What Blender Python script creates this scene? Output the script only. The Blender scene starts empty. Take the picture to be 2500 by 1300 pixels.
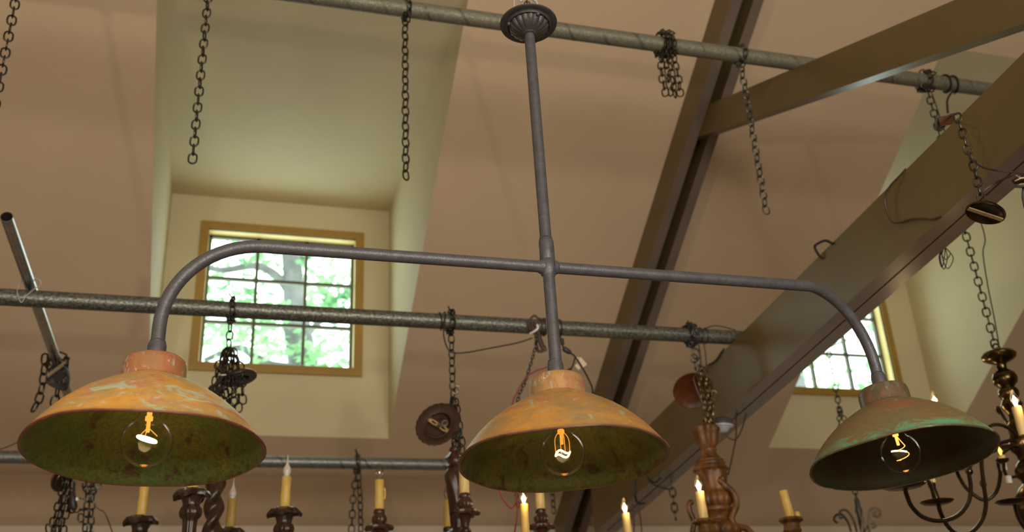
import bpy, math, random
from mathutils import Vector, Matrix
random.seed(7)
S = bpy.context.scene
COL = S.collection
V = Vector
PI = math.pi

# ------------------------------------------------------------------ camera
CAM = V((0, 0, 1.6))
FPX = 2450.0
YAW, PITCH, ROLL = 0.29524251, 0.42713474, 0.05344234
def cam_axes():
    cy, sy, cp, sp = math.cos(YAW), math.sin(YAW), math.cos(PITCH), math.sin(PITCH)
    f = V((sy*cp, cy*cp, sp)); r0 = V((cy, -sy, 0)); d0 = f.cross(r0)
    c, s = math.cos(ROLL), math.sin(ROLL)
    return c*r0 + s*d0, -s*r0 + c*d0, f
RGT, DWN, FWD = cam_axes()
UP = -DWN
cam = bpy.data.cameras.new('camera'); cam.sensor_width = 36; cam.sensor_fit = 'HORIZONTAL'
cam.lens = FPX/2500*36; cam.clip_start = .05; cam.clip_end = 200
cam.dof.use_dof = True; cam.dof.focus_distance = 1.95; cam.dof.aperture_fstop = 4.2
co = bpy.data.objects.new('camera', cam); COL.objects.link(co)
co.matrix_world = Matrix(((RGT.x, UP.x, -FWD.x, CAM.x), (RGT.y, UP.y, -FWD.y, CAM.y), (RGT.z, UP.z, -FWD.z, CAM.z), (0, 0, 0, 1)))
S.camera = co

def ray(x, y): return RGT*((x-1250)/FPX) + DWN*((y-650)/FPX) + FWD
def at(x, y, Y): v = ray(x, y); return CAM + v*(Y/v.y)          # point seen at (x, y) on the vertical plane Y
def atx(x, y, X): v = ray(x, y); return CAM + v*(X/v.x)

# ------------------------------------------------------------------ world, light, exposure
W = bpy.data.worlds.new('sky'); S.world = W; W.use_nodes = True
bg = W.node_tree.nodes['Background']; bg.inputs[0].default_value = (.84, 1.0, .93, 1); bg.inputs[1].default_value = 4.5
S.view_settings.view_transform = 'Standard'; S.view_settings.look = 'None'
S.view_settings.exposure = 0.0; S.view_settings.gamma = 1.0; S.view_settings.use_curve_mapping = False

def light(name, kind, loc, energy, color, size=.1, target=None, size_y=None):
    l = bpy.data.lights.new(name, kind); l.energy = energy; l.color = color
    if kind == 'AREA':
        l.size = size
        if size_y: l.shape = 'RECTANGLE'; l.size_y = size_y
    elif kind == 'SUN': l.angle = size
    else: l.shadow_soft_size = size
    o = bpy.data.objects.new(name, l); COL.objects.link(o); o.location = loc
    if target is not None: o.rotation_euler = (V(target)-V(loc)).to_track_quat('-Z', 'Y').to_euler()
    return o
light('shop_lamp', 'POINT', (-1.25, -.4, 2.0), 78, (1, .86, .70), .05)
light('front_fill', 'AREA', (.2, -4.0, 2.9), 145, (1, .96, .87), 3.4, (.2, 4.0, 4.2), 2.2)  # added soft fill from behind the camera; the wall there has no opening
light('slope_fill', 'AREA', (1.1, -2.8, 2.5), 135, (1, .93, .78), 2.2, (1.1, 3.6, 4.1), 1.6)  # added fill panel that brightens the upper slope; no lamps hang here
light('sunlight', 'SUN', (3, 12, 12), 9.0, (1, .97, .9), .02, (0, 9, 4))

# ------------------------------------------------------------------ materials
def lin(c): return tuple(((x/255)/12.92 if x/255 <= .04045 else ((x/255+.055)/1.055)**2.4) for x in c) + (1,)
class N:
    def __init__(s, name):
        s.m = bpy.data.materials.new(name); s.m.use_nodes = True
        s.t = s.m.node_tree; s.b = s.t.nodes['Principled BSDF']; s.o = s.t.nodes['Material Output']
        s.tc = s.t.nodes.new('ShaderNodeTexCoord').outputs['Object']
    def n(s, k, **kw):
        x = s.t.nodes.new('ShaderNode'+k)
        for a, v in kw.items(): setattr(x, a, v)
        return x
    def l(s, a, b): s.t.links.new(a, b)
    def noise(s, scale, detail=4, rough=.55, vec=None, dist=0):
        x = s.n('TexNoise'); x.inputs['Scale'].default_value = scale; x.inputs['Detail'].default_value = detail
        x.inputs['Roughness'].default_value = rough; x.inputs['Distortion'].default_value = dist
        s.l(vec or s.tc, x.inputs['Vector']); return x.outputs['Fac']
    def mapv(s, scale=(1, 1, 1), loc=(0, 0, 0), rot=(0, 0, 0)):
        x = s.n('Mapping'); x.inputs['Scale'].default_value = scale; x.inputs['Location'].default_value = loc; x.inputs['Rotation'].default_value = rot
        s.l(s.tc, x.inputs['Vector']); return x.outputs['Vector']
    def ramp(s, fac, stops, interp='LINEAR'):
        x = s.n('ValToRGB'); r = x.color_ramp; r.interpolation = interp
        r.elements[0].position, r.elements[0].color = stops[0]; r.elements[1].position, r.elements[1].color = stops[-1]
        for p, c in stops[1:-1]: e = r.elements.new(p); e.color = c
        s.l(fac, x.inputs[0]); return x.outputs[0]
    def mask(s, fac, lo, hi): return s.ramp(fac, [(lo, (0, 0, 0, 1)), (hi, (1, 1, 1, 1))])
    def mix(s, fac, a, b, mode='MIX'):
        x = s.n('Mix', data_type='RGBA', blend_type=mode)
        for v, i in ((fac, 0), (a, 6), (b, 7)):
            if isinstance(v, (int, float)): x.inputs[i].default_value = v
            elif isinstance(v, tuple): x.inputs[i].default_value = v
            else: s.l(v, x.inputs[i])
        return x.outputs[2]
    def math(s, op, a, b=0.0):
        x = s.n('Math', operation=op)
        for i, v in enumerate((a, b)):
            if isinstance(v, (int, float)): x.inputs[i].default_value = v
            else: s.l(v, x.inputs[i])
        return x.outputs[0]
    def col(s, c):
        if isinstance(c, tuple): s.b.inputs['Base Color'].default_value = c
        else: s.l(c, s.b.inputs['Base Color'])
        return s
    def set(s, rough=.5, metal=0, spec=None):
        for k, v in (('Roughness', rough), ('Metallic', metal)):
            if isinstance(v, (int, float)): s.b.inputs[k].default_value = v
            else: s.l(v, s.b.inputs[k])
        if spec is not None: s.b.inputs['Specular IOR Level'].default_value = spec
        return s
    def bump(s, fac, strength=.3, dist=.002):
        x = s.n('Bump'); x.inputs['Strength'].default_value = strength; x.inputs['Distance'].default_value = dist
        s.l(fac, x.inputs['Height']); s.l(x.outputs[0], s.b.inputs['Normal']); return s

def plain(name, a, b=None, scale=6, rough=.5, metal=0, bstr=0, bscale=120, spec=None, lo=.35, hi=.7):
    m = N(name)
    if b: m.col(m.mix(m.mask(m.noise(scale), lo, hi), a, b))
    else: m.col(a)
    m.set(rough, metal, spec)
    if bstr: m.bump(m.noise(bscale, 3), bstr)
    return m.m

M = {}
M['ceiling'] = plain('ceiling_paint', (.575, .432, .288, 1), (.535, .400, .268, 1), 1.3, .85, bstr=.12, bscale=160)
M['dormer'] = plain('dormer_cream', (.62, .54, .34, 1), (.58, .50, .32, 1), 1.5, .75, bstr=.1, bscale=160)  # creamier base tone than the tan of the main ceiling
M['beam'] = plain('beam_paint', (.150, .106, .036, 1), (.120, .085, .030, 1), 2.2, .36, bstr=.08, bscale=60)
M['beam_under'] = plain('beam_underside', (.165, .125, .10, 1), (.125, .095, .08, 1), 3, .30, bstr=.1, bscale=40)
def tieunder():  # window sheen painted in: brown at the near end, greyer towards the far end
    m = N('underside_window_sheen'); sp = m.n('SeparateXYZ'); m.l(m.tc, sp.inputs[0])
    f = m.math('ADD', m.math('MULTIPLY', sp.outputs[1], .30), m.math('MULTIPLY', m.noise(3, 5), .5))
    m.col(m.mix(m.mask(f, .12, .62), (.15, .085, .045, 1), (.235, .225, .215, 1))).set(.3)
    return m.bump(m.noise(40), .1, .002).m
M['tie_under'] = tieunder()
M['casing'] = plain('ochre_casing', (.37, .215, .035, 1), (.32, .18, .03, 1), 5, .5)
M['jamb'] = plain('pale_jamb', (.74, .60, .25, 1), None, rough=.5)
M['sash'] = plain('sash_paint', (.10, .105, .06, 1), None, rough=.45)
M['trim'] = plain('trim_paint', (.50, .42, .33, 1), None, rough=.6)
M['floor'] = plain('floor_boards', (.20, .14, .085, 1), (.15, .1, .06, 1), 3, .6)
M['roofing'] = plain('wall_plaster', (.46, .36, .27, 1), (.42, .33, .25, 1), 2, .9)

def iron(name, a, b, rough=.45):
    m = N(name); n1 = m.noise(60, 6, .7); n2 = m.noise(420, 2)
    m.col(m.mix(m.mask(n1, .35, .7), a, b)).set(m.ramp(n2, [(.3, (rough-.1,)*3+(1,)), (.7, (rough+.15,)*3+(1,))]), .3)
    return m.bump(n2, .35, .001).m
M['iron'] = iron('sandy_dark_iron', (.078, .076, .086, 1), (.115, .111, .122, 1))
M['iron_dark'] = iron('dark_cast_iron', (.055, .052, .052, 1), (.085, .08, .075, 1))

def galv(name, spiral, dark=(.085, .088, .078, 1), lightc=(.36, .36, .33, 1), rust=.5, off=0.0, ro=0.0):
    m = N(name)
    n1 = m.noise(150, 6, .75, m.mapv((.7, 1, 1))); n2 = m.noise(7, 4, .6)
    c = m.ramp(n1, [(.36+off, dark), (.53+off, tuple((a*2+b)/3 for a, b in zip(dark, lightc))), (.68+off, lightc)])
    c = m.mix(m.mask(n2, .48, .75), c, (.17, .125, .085, 1)) if rust else c
    if spiral:
        sp = m.n('SeparateXYZ'); m.l(m.tc, sp.inputs[0])
        ang = m.math('DIVIDE', m.math('ARCTAN2', sp.outputs[1], sp.outputs[2]), 2*PI)
        wob = m.math('MULTIPLY', m.noise(3), .9)
        fr = m.math('FRACT', m.math('ADD', m.math('ADD', m.math('MULTIPLY', sp.outputs[0], 1/.125), ang), wob))
        stripe = m.math('MULTIPLY', m.mask(fr, .84, .89), m.math('SUBTRACT', 1.0, m.mask(fr, .93, .985)))
        stripe = m.math('MULTIPLY', m.math('MULTIPLY', stripe, m.mask(m.noise(11), .35, .6)), spiral)
        c = m.mix(stripe, c, (.035, .037, .033, 1))
    m.col(c).set(m.ramp(n1, [(.3, (.55+ro,)*3+(1,)), (.75, (.33+ro,)*3+(1,))]), .65-ro*1.5)
    return m.bump(n1, .2, .001).m
M['pipe_top'] = galv('galvanised_spiral', .6, (.135, .130, .095, 1), (.30, .285, .22, 1), 0, 0, .14)
M['pipe_mid'] = galv('galvanised_spangled', 0, (.062, .068, .057, 1), (.50, .50, .45, 1), 0, .06)
M['pipe_low'] = galv('galvanised_low_spiral', .85, (.12, .13, .125, 1), (.36, .38, .36, 1), 0)
M['conduit'] = plain('bright_conduit', (.40, .41, .42, 1), (.30, .30, .29, 1), 30, .27, .95)
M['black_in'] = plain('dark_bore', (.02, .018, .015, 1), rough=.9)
def chainm(name, a, b, metal=.75, rough=.42): return plain(name, a, b, 60, rough, metal, bstr=.2, bscale=300)
M['chain'] = chainm('blackened_chain', (.030, .028, .020, 1), (.075, .066, .045, 1))
M['chain_grey'] = chainm('grey_steel_chain', (.055, .055, .048, 1), (.11, .11, .095, 1))
M['chain_brass'] = chainm('antique_brass_chain', (.10, .075, .03, 1), (.22, .17, .08, 1), .9, .33)
M['chain_bright'] = chainm('bright_link', (.35, .35, .33, 1), (.2, .2, .18, 1), .9, .3)
M['cord'] = plain('dark_cord', (.020, .015, .012, 1), rough=.5)
M['cord_brown'] = plain('brown_cord', (.055, .030, .018, 1), rough=.5)
M['cord_red'] = plain('red_cord', (.27, .035, .03, 1), (.16, .03, .025, 1), 200, .7)
M['white'] = plain('white_plastic', (.62, .62, .60, 1), rough=.4)
M['nylon'] = plain('clear_nylon', (.48, .48, .46, 1), rough=.3)
M['tagpaper'] = plain('cream_tag', (.62, .54, .34, 1), rough=.6)
def wood(name, a, b, rough=.3):
    m = N(name); n = m.noise(28, 6, .65, m.mapv((1, 1, .35)))
    m.col(m.mix(m.mask(n, .35, .68), a, b)).set(rough, 0, .45); return m.bump(m.noise(55, 6, .65), .45, .003).m
M['walnut'] = wood('dark_carved_walnut', (.020, .011, .007, 1), (.052, .026, .016, 1), .26)
M['walnut2'] = wood('red_brown_carved_wood', (.032, .013, .008, 1), (.080, .034, .016, 1), .28)
M['gilt'] = wood('worn_gilt_wood', (.030, .010, .002, 1), (.185, .074, .013, 1), .46)
M['matwood'] = plain('matt_brown_wood', (.060, .028, .016, 1), (.040, .018, .010, 1), 30, .6, bstr=.2)
M['bracket'] = plain('dull_bracket', (.62, .47, .26, 1), (.45, .30, .14, 1), 50, .5, .3)
M['redwood'] = wood('red_brown_canopy', (.075, .020, .008, 1), (.125, .036, .012, 1), .3)
M['candle'] = plain('beeswax_sleeve', (.62, .43, .12, 1), (.52, .34, .075, 1), 30, .45, spec=.4)
M['candle_dim'] = plain('aged_beeswax_sleeve', (.46, .31, .07, 1), (.36, .23, .05, 1), 30, .5)
M['candle_pale'] = plain('pale_beeswax_sleeve', (.66, .50, .20, 1), (.58, .42, .15, 1), 30, .45)
M['milk'] = plain('milky_bulb', (.74, .71, .64, 1), rough=.25)
M['milk'].node_tree.nodes['Principled BSDF'].inputs['Transmission Weight'].default_value = .35
M['brass'] = plain('aged_brass', (.04, .029, .012, 1), (.15, .108, .04, 1), 18, .24, .95)
M['brass_dark'] = plain('darkened_brass', (.045, .034, .018, 1), (.09, .068, .034, 1), 20, .28, .9)
M['chrome'] = plain('chrome_plate', (.62, .63, .65, 1), rough=.12, metal=1)
M['tin'] = plain('chrome_with_window_glint', (.62, .68, .80, 1), rough=.28, metal=.35)  # chrome with the window's blue-white reflection put into its base colour
M['tan_iron'] = plain('pale_rusty_iron', (.28, .24, .18, 1), (.12, .09, .06, 1), 30, .6, .3)
M['bark'] = plain('bark', (.16, .17, .18, 1), (.08, .085, .09, 1), 6, .9)

def glassy(name, tint=(1, 1, 1, 1), rim=.9, ior=1.22):
    m = N(name); lw = m.n('Fresnel'); lw.inputs['IOR'].default_value = ior
    gl = m.n('BsdfGlossy'); gl.inputs['Roughness'].default_value = .03; gl.inputs['Color'].default_value = (1, 1, 1, 1)
    tr = m.n('BsdfTransparent'); tr.inputs['Color'].default_value = tint
    mx = m.n('MixShader'); m.l(m.math('MULTIPLY', lw.outputs[0], rim), mx.inputs[0])
    m.l(tr.outputs[0], mx.inputs[1]); m.l(gl.outputs[0], mx.inputs[2]); m.l(mx.outputs[0], m.o.inputs['Surface'])
    return m.m
M['glass'] = glassy('bulb_glass', rim=.8, ior=1.12)
M['glass_small'] = glassy('candle_bulb_glass', (.97, .95, .93, 1), .95, 1.38)
M['pane'] = glassy('window_glass', (.95, .99, .98, 1), .5)
def emit(name, c, s):
    m = N(name); e = m.n('Emission'); e.inputs[0].default_value = c; e.inputs[1].default_value = s
    m.l(e.outputs[0], m.o.inputs['Surface']); return m.m
M['filament'] = emit('glowing_filament', (1, .62, .22, 1), 26)
M['filament_dim'] = emit('dim_filament', (1, .28, .03, 1), 1.5)
M['filament_coil'] = emit('orange_filament', (1, .36, .06, 1), 2.6)
M['filament_soft'] = emit('soft_filament', (1, .36, .05, 1), 1.5)
M['flame'] = emit('lit_candle_filament', (1, .66, .30, 1), 18)
M['amber'] = emit('amber_lit_filament', (1, .55, .10, 1), 3.0)
def leafm():
    m = N('leaf'); n = m.noise(.9, 3); c = m.ramp(n, [(.3, (.05, .15, .06, 1)), (.5, (.20, .40, .19, 1)), (.7, (.45, .62, .36, 1))])
    m.col(c).set(.5)
    tl = m.n('BsdfTranslucent'); m.l(c, tl.inputs[0]); mx = m.n('MixShader'); mx.inputs[0].default_value = .6
    m.l(m.b.outputs[0], mx.inputs[1]); m.l(tl.outputs[0], mx.inputs[2]); m.l(mx.outputs[0], m.o.inputs['Surface']); return m.m
M['leaf'] = leafm()

def patina(name, base, mid, red, green, pale, cx, seed, g=.58, r=.58, p=.62, rim=None):
    # worn copper: blotches wiped around the dome (noise in angle / radius / height about the shade's axis)
    m = N(name); mp = m.mapv((1, 1, 1), (-cx[0], -cx[1], -cx[2])); sp = m.n('SeparateXYZ'); m.l(mp, sp.inputs[0])
    x, y, z = sp.outputs; rad = m.math('SQRT', m.math('ADD', m.math('MULTIPLY', x, x), m.math('MULTIPLY', y, y)))
    ang = m.math('ARCTAN2', x, m.math('MULTIPLY', y, -1.0))
    def vec(k, o):
        c = m.n('CombineXYZ'); m.l(m.math('ADD', m.math('MULTIPLY', ang, k), o), c.inputs[0]); m.l(rad, c.inputs[1]); m.l(z, c.inputs[2]); return c.outputs[0]
    va, vb, vc = vec(.085, seed*3.1), vec(.06, seed*1.7+9), vec(.12, seed*.9+20)
    n1 = m.noise(12, 6, .62, va, .7); n2 = m.noise(19, 7, .62, vb, .9); n3 = m.noise(27, 8, .66, vc, 1.1); n4 = m.noise(110, 6, .72, vc); n5 = m.noise(34, 7, .68, va, .6)
    c = m.ramp(n1, [(.36, mid), (.47, tuple((i+j)/2 for i, j in zip(base, mid))), (.58, base)])
    c = m.mix(m.mask(n2, r-.02, r+.07), c, red)
    c = m.mix(m.mask(n3, g-.02, g+.07), c, green)
    c = m.mix(m.math('MULTIPLY', m.mask(n5, p-.02, p+.05), .8), c, pale)
    c = m.mix(m.math('MULTIPLY', m.mask(n4, .48, .75), .4), c, tuple(.35*i for i in base[:3])+(1,))
    if rim is not None:
        h = m.math('ADD', m.math('MULTIPLY', m.math('SUBTRACT', rad, .165), 20.0), m.math('MULTIPLY', n3, 2.4))
        c = m.mix(m.mask(m.math('MULTIPLY', h, .4), .52, .68), c, rim)
    m.col(c).set(m.ramp(n2, [(.3, (.28,)*3+(1,)), (.7, (.5,)*3+(1,))]), .12, .5)
    return m.bump(m.mix(.5, n2, n4), .2, .002).m
LX, RX = (-.7002, 0, 0), (.7495, .06, 0); O3 = (0, 0, 0)
PALE = (.62, .56, .44, 1)
M['pat_l'] = patina('orange_green_patina', (.66, .33, .06, 1), (.40, .30, .13, 1), (.52, .21, .13, 1), (.46, .56, .40, 1), PALE, LX, 1.0, .575, .575, .60)
M['pat_c'] = patina('orange_olive_patina', (.55, .26, .05, 1), (.30, .21, .09, 1), (.46, .17, .09, 1), (.40, .40, .26, 1), PALE, O3, 2.3, .60, .575, .64)
M['pat_r'] = patina('brown_green_patina', (.225, .15, .058, 1), (.17, .145, .07, 1), (.29, .12, .055, 1), (.14, .32, .17, 1), (.34, .29, .20, 1), RX, 5.2, .60, .59, .64, (.13, .36, .19, 1))
M['neck_l'] = patina('red_brown_neck', (.40, .17, .07, 1), (.30, .18, .08, 1), (.40, .14, .07, 1), (.40, .48, .34, 1), PALE, LX, 3.3, .60, .52, .60)
M['neck_c'] = patina('tan_neck', (.46, .25, .09, 1), (.32, .21, .10, 1), (.40, .17, .08, 1), (.40, .40, .28, 1), PALE, O3, 4.4, .58, .53, .62)
M['neck_r'] = patina('brown_neck', (.145, .095, .055, 1), (.105, .082, .052, 1), (.22, .10, .06, 1), (.17, .20, .11, 1), (.26, .22, .16, 1), RX, 6.1, .56, .58, .66)
def inner(name, a, b, brown, seed, t=.60):
    m = N(name); v = m.mapv((1, 1, 1), (seed, seed*2, 0)); n1 = m.noise(12, 6, .65, v); n2 = m.noise(26, 5, .6, v, .5); n3 = m.noise(160, 4, .7, v)
    c = m.mix(m.mask(n1, .38, .62), a, b); c = m.mix(m.mask(n2, t-.03, t+.08), c, brown)
    c = m.mix(m.math('MULTIPLY', m.mask(n3, .44, .62), .62), c, (.03, .028, .008, 1))
    m.col(c).set(.42, .1, .4); return m.bump(n3, .3, .001).m
M['in_l'] = inner('olive_enamel', (.085, .088, .016, 1), (.055, .088, .022, 1), (.040, .015, .007, 1), 1.3, .585)
M['in_c'] = inner('mossy_enamel', (.075, .072, .013, 1), (.040, .052, .012, 1), (.035, .014, .006, 1), 2.7, .56)
M['in_r'] = inner('dark_brown_enamel', (.030, .016, .006, 1), (.018, .026, .010, 1), (.035, .012, .006, 1), 4.1, .56)
M['rim_l'] = plain('red_brown_rim', (.20, .06, .035, 1), (.10, .035, .02, 1), 25, .4, .2)
M['rim_c'] = plain('grey_brown_rim', (.17, .075, .045, 1), (.07, .035, .02, 1), 25, .4, .2)
M['rim_r'] = plain('verdigris_rim', (.11, .075, .04, 1), (.13, .26, .15, 1), 22, .45, .2, lo=.52, hi=.66)

# ------------------------------------------------------------------ mesh builder
def frame_of(d, hint=None):
    d = V(d).normalized(); h = V(hint) if hint is not None else (V((0, 0, 1)) if abs(d.z) < .9 else V((0, 1, 0)))
    e1 = h - d*h.dot(d)
    if e1.length < 1e-6: e1 = V((1, 0, 0)) - d*d.x
    e1.normalize(); return e1, d.cross(e1)
class MB:
    def __init__(s): s.v = []; s.f = []; s.mi = []; s.sm = []
    def face(s, ids, mi=0, sm=True): s.f.append(ids); s.mi.append(mi); s.sm.append(sm)
    def ring_strip(s, rings, mi=0, closed=True, loop=False, sm=True):
        n = len(rings[0]); R = rings + ([rings[0]] if loop else [])
        for i in range(len(R)-1):
            a, b = R[i], R[i+1]; m = mi[i] if isinstance(mi, list) else mi
            for j in range(n if closed else n-1):
                k = (j+1) % n; s.face((a[j], a[k], b[k], b[j]), m, sm)
    def lathe(s, prof, o, ax=(0, 0, 1), seg=32, mod=None, mi=0, hint=None, cap=True):
        o = V(o); ax = V(ax).normalized(); e1, e2 = frame_of(ax, hint); rings = []
        for i, (r, z) in enumerate(prof):
            ring = []
            for j in range(seg):
                t = 2*PI*j/seg; rr, zz = (r, z) if mod is None else mod(r, z, t, i)
                s.v.append(o + ax*zz + (e1*math.cos(t) + e2*math.sin(t))*rr); ring.append(len(s.v)-1)
            rings.append(ring)
        s.ring_strip(rings, mi)
        if cap:
            for ring, m in ((rings[0], mi[0] if isinstance(mi, list) else mi), (rings[-1], mi[-1] if isinstance(mi, list) else mi)): s.face(tuple(ring), m, False)
        return s
    def tube(s, pts, r, seg=8, closed=False, mi=0, sx=1.0):
        pts = [V(p) for p in pts]; n = len(pts); rings = []; e = None
        for i, p in enumerate(pts):
            a = pts[i-1] if (i > 0 or closed) else p; b = pts[(i+1) % n] if (i < n-1 or closed) else p
            d = (b-a)
            d = d.normalized() if d.length > 1e-9 else V((0, 0, 1))
            if e is None: e, _ = frame_of(d)
            else: e = e - d*e.dot(d); e = e.normalized() if e.length > 1e-6 else frame_of(d)[0]
            e2 = d.cross(e); rr = r[i] if isinstance(r, (list, tuple)) else r; ring = []
            for j in range(seg):
                t = 2*PI*j/seg; s.v.append(p + e*(math.cos(t)*rr) + e2*(math.sin(t)*rr*sx)); ring.append(len(s.v)-1)
            rings.append(ring)
        s.ring_strip(rings, mi, loop=closed)
        if not closed: s.face(tuple(rings[0]), mi, False); s.face(tuple(rings[-1]), mi, False)
        return s
    def hexa(s, p, mi=0):                                   # 8 corners: bottom ring 0-3, top ring 4-7
        b = len(s.v); s.v += [V(q) for q in p]
        for f in ((0, 3, 2, 1), (4, 5, 6, 7), (0, 1, 5, 4), (1, 2, 6, 5), (2, 3, 7, 6), (3, 0, 4, 7)): s.face(tuple(b+i for i in f), mi, False)
        return s
    def box(s, a, b, mi=0):
        (x0, y0, z0), (x1, y1, z1) = a, b
        return s.hexa([(x0, y0, z0), (x1, y0, z0), (x1, y1, z0), (x0, y1, z0), (x0, y0, z1), (x1, y0, z1), (x1, y1, z1), (x0, y1, z1)], mi)
    def obox(s, c, ex, ey, ez, mi=0):
        c, ex, ey, ez = V(c), V(ex), V(ey), V(ez)
        return s.hexa([c-ex-ey-ez, c+ex-ey-ez, c+ex+ey-ez, c-ex+ey-ez, c-ex-ey+ez, c+ex-ey+ez, c+ex+ey+ez, c-ex+ey+ez], mi)
    def quad(s, *p, mi=0):
        b = len(s.v); s.v += [V(q) for q in p]; s.face(tuple(range(b, b+len(p))), mi, False); return s
    def sphere(s, c, r, seg=14, mi=0, sc=(1, 1, 1)):
        c = V(c); n = seg//2
        rings = []
        for i in range(n+1):
            ph = PI*i/n; rr = max(math.sin(ph), 1e-3)*r; ring = []
            for j in range(seg):
                t = 2*PI*j/seg; s.v.append(c + V((math.cos(t)*rr*sc[0], math.sin(t)*rr*sc[1], -math.cos(ph)*r*sc[2]))); ring.append(len(s.v)-1)
            rings.append(ring)
        s.ring_strip(rings, mi); return s
    def link(s, c, t, side, L, Wd, r, mi=0, n=14, seg=6):
        c, t, side = V(c), V(t).normalized(), V(side).normalized()
        hw = Wd/2 - r; hl = L/2 - r; st = max(hl-hw, 0); pts = []
        for i in range(n):
            a = 2*PI*i/n; x = math.cos(a)*hw; y = math.sin(a)*min(hw, hl) + (st if math.sin(a) > 1e-6 else -st if math.sin(a) < -1e-6 else 0)
            pts.append(c + side*x + t*y)
        return s.tube(pts, r, seg, True, mi)
    def build(s, name, mats, parent=None, loc=None):
        root = parent
        while root is not None and root.parent is not None: root = root.parent
        if root is not None: org = root.location.copy()
        elif loc is not None: org = V(loc)
        else:
            org = sum(s.v, V())/len(s.v); org.z = min(v.z for v in s.v)
        me = bpy.data.meshes.new(name); me.from_pydata([tuple(v-org) for v in s.v], [], s.f)
        if not isinstance(mats, (list, tuple)): mats = [mats]
        for m in mats: me.materials.append(m if not isinstance(m, str) else M[m])
        me.polygons.foreach_set('material_index', s.mi); me.polygons.foreach_set('use_smooth', s.sm); me.update()
        me.set_sharp_from_angle(angle=.75)
        o = bpy.data.objects.new(name, me); COL.objects.link(o)
        if parent is not None: o.parent = parent
        else: o.location = org
        return o
def tag(o, label, cat, group=None, kind=None):
    o['label'] = label; o['category'] = cat
    if group: o['group'] = group
    if kind: o['kind'] = kind
    return o
def thing(name, label, cat, loc, group=None):
    o = bpy.data.objects.new(name, None); COL.objects.link(o); o.location = V(loc); o.empty_display_size = .05
    return tag(o, label, cat, group)
def struct(o): o['kind'] = 'structure'; return o
def crom(P, n=8, closed=False):
    P = [V(p) for p in P]; out = []; m = len(P)
    for i in range(m if closed else m-1):
        p0 = P[i-1] if (i > 0 or closed) else P[0]*2-P[1]; p1 = P[i]; p2 = P[(i+1) % m]
        p3 = P[(i+2) % m] if (i+2 < m or closed) else P[-1]*2-P[-2]
        for k in range(n):
            t = k/n; out.append(.5*((2*p1) + (p2-p0)*t + (2*p0-5*p1+4*p2-p3)*t*t + (3*p1-p0-3*p2+p3)*t*t*t))
    if not closed: out.append(P[-1])
    return out
def resample(P, d):
    out = [P[0].copy()]; acc = 0.0
    for a, b in zip(P[:-1], P[1:]):
        L = (b-a).length
        while acc + L >= d and L > 1e-9:
            t = (d-acc)/L; a = a + (b-a)*t; out.append(a.copy()); L = (b-a).length; acc = 0.0
        acc += L
    return out
def chain_on(mb, path, pitch=.028, L=.040, Wd=.028, r=.0028, ang=0.0, jit=.12, mi=0):
    P = resample([V(p) for p in path], pitch)
    for i, p in enumerate(P):
        t = (P[min(i+1, len(P)-1)] - P[max(i-1, 0)])
        if t.length < 1e-6: t = V((0, 0, 1))
        t.normalize(); e1, e2 = frame_of(t, RGT)
        a = ang + (PI/2 if i % 2 else 0) + random.uniform(-jit, jit)
        mb.link(p, t, e1*math.cos(a) + e2*math.sin(a), L, Wd, r, mi)
    return mb
def wrap(cx, Y, z, R, turns=1.0, dx=.02, a0=PI/2, n=28):       # a path wound around a pipe that runs along X
    k = int(n*turns)+1
    return [V((cx + dx*i/k, Y + R*math.cos(a0 + 2*PI*turns*i/k), z + R*math.sin(a0 + 2*PI*turns*i/k))) for i in range(k+1)]
def cord(name, pts, r, mat, label, cat='cord', group=None, parent=None, n=8):
    o = MB().tube(crom(pts, n), r, 6).build(name, mat, parent)
    return tag(o, label, cat, group) if label else o

# ------------------------------------------------------------------ the room
TS = math.tan(.57855); Z5 = 2.953
def zs(Y): return Z5 + TS*(5-Y)
DZ = 4.263; DY = 5 - (DZ-Z5)/TS                                  # dormer ceiling height, where it meets the slope
D = [(-.352, .812), (2.986, 4.163)]
RIDGE = .4; EAVE = 5.53
mb = MB()
def slope_q(x0, x1, y0, y1): mb.quad((x0, y0, zs(y0)), (x1, y0, zs(y0)), (x1, y1, zs(y1)), (x0, y1, zs(y1)))
xs = [-4.2, D[0][0], D[0][1], D[1][0], D[1][1], 7.5]
for i in range(5):
    if i in (1, 3): slope_q(xs[i], xs[i+1], RIDGE, DY); slope_q(xs[i], xs[i+1], 5, EAVE)
    else:
        slope_q(xs[i], xs[i+1], RIDGE, EAVE)
ny = RIDGE - 5.2
mb.quad((-4.2, RIDGE, zs(RIDGE)), (7.5, RIDGE, zs(RIDGE)), (7.5, ny, zs(EAVE)), (-4.2, ny, zs(EAVE)))
struct(mb.build('ceiling', 'ceiling'))
zr = zs(RIDGE); ze = zs(EAVE)
struct(MB().quad((-4.2, ny, 0), (7.5, ny, 0), (7.5, EAVE, 0), (-4.2, EAVE, 0)).build('floor', 'floor'))
struct(MB().quad((-4.2, EAVE, 0), (7.5, EAVE, 0), (7.5, EAVE, ze), (-4.2, EAVE, ze)).build('wall_back', 'roofing'))
struct(MB().quad((-4.2, ny, 0), (7.5, ny, 0), (7.5, ny, ze), (-4.2, ny, ze)).build('wall_front', 'roofing'))
for nm, x in (('wall_left', -4.2), ('wall_right', 7.5)):
    struct(MB().quad((x, ny, 0), (x, EAVE, 0), (x, EAVE, ze), (x, RIDGE, zr), (x, ny, ze)).build(nm, 'roofing'))
struct(MB().box((-4.2, EAVE-.045, ze-.16), (7.5, EAVE, ze-.005)).build('trim_1', 'trim'))
WIN = [(-.192, .672), (3.108, 3.968)]; WZ = (3.275, 4.109)
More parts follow.
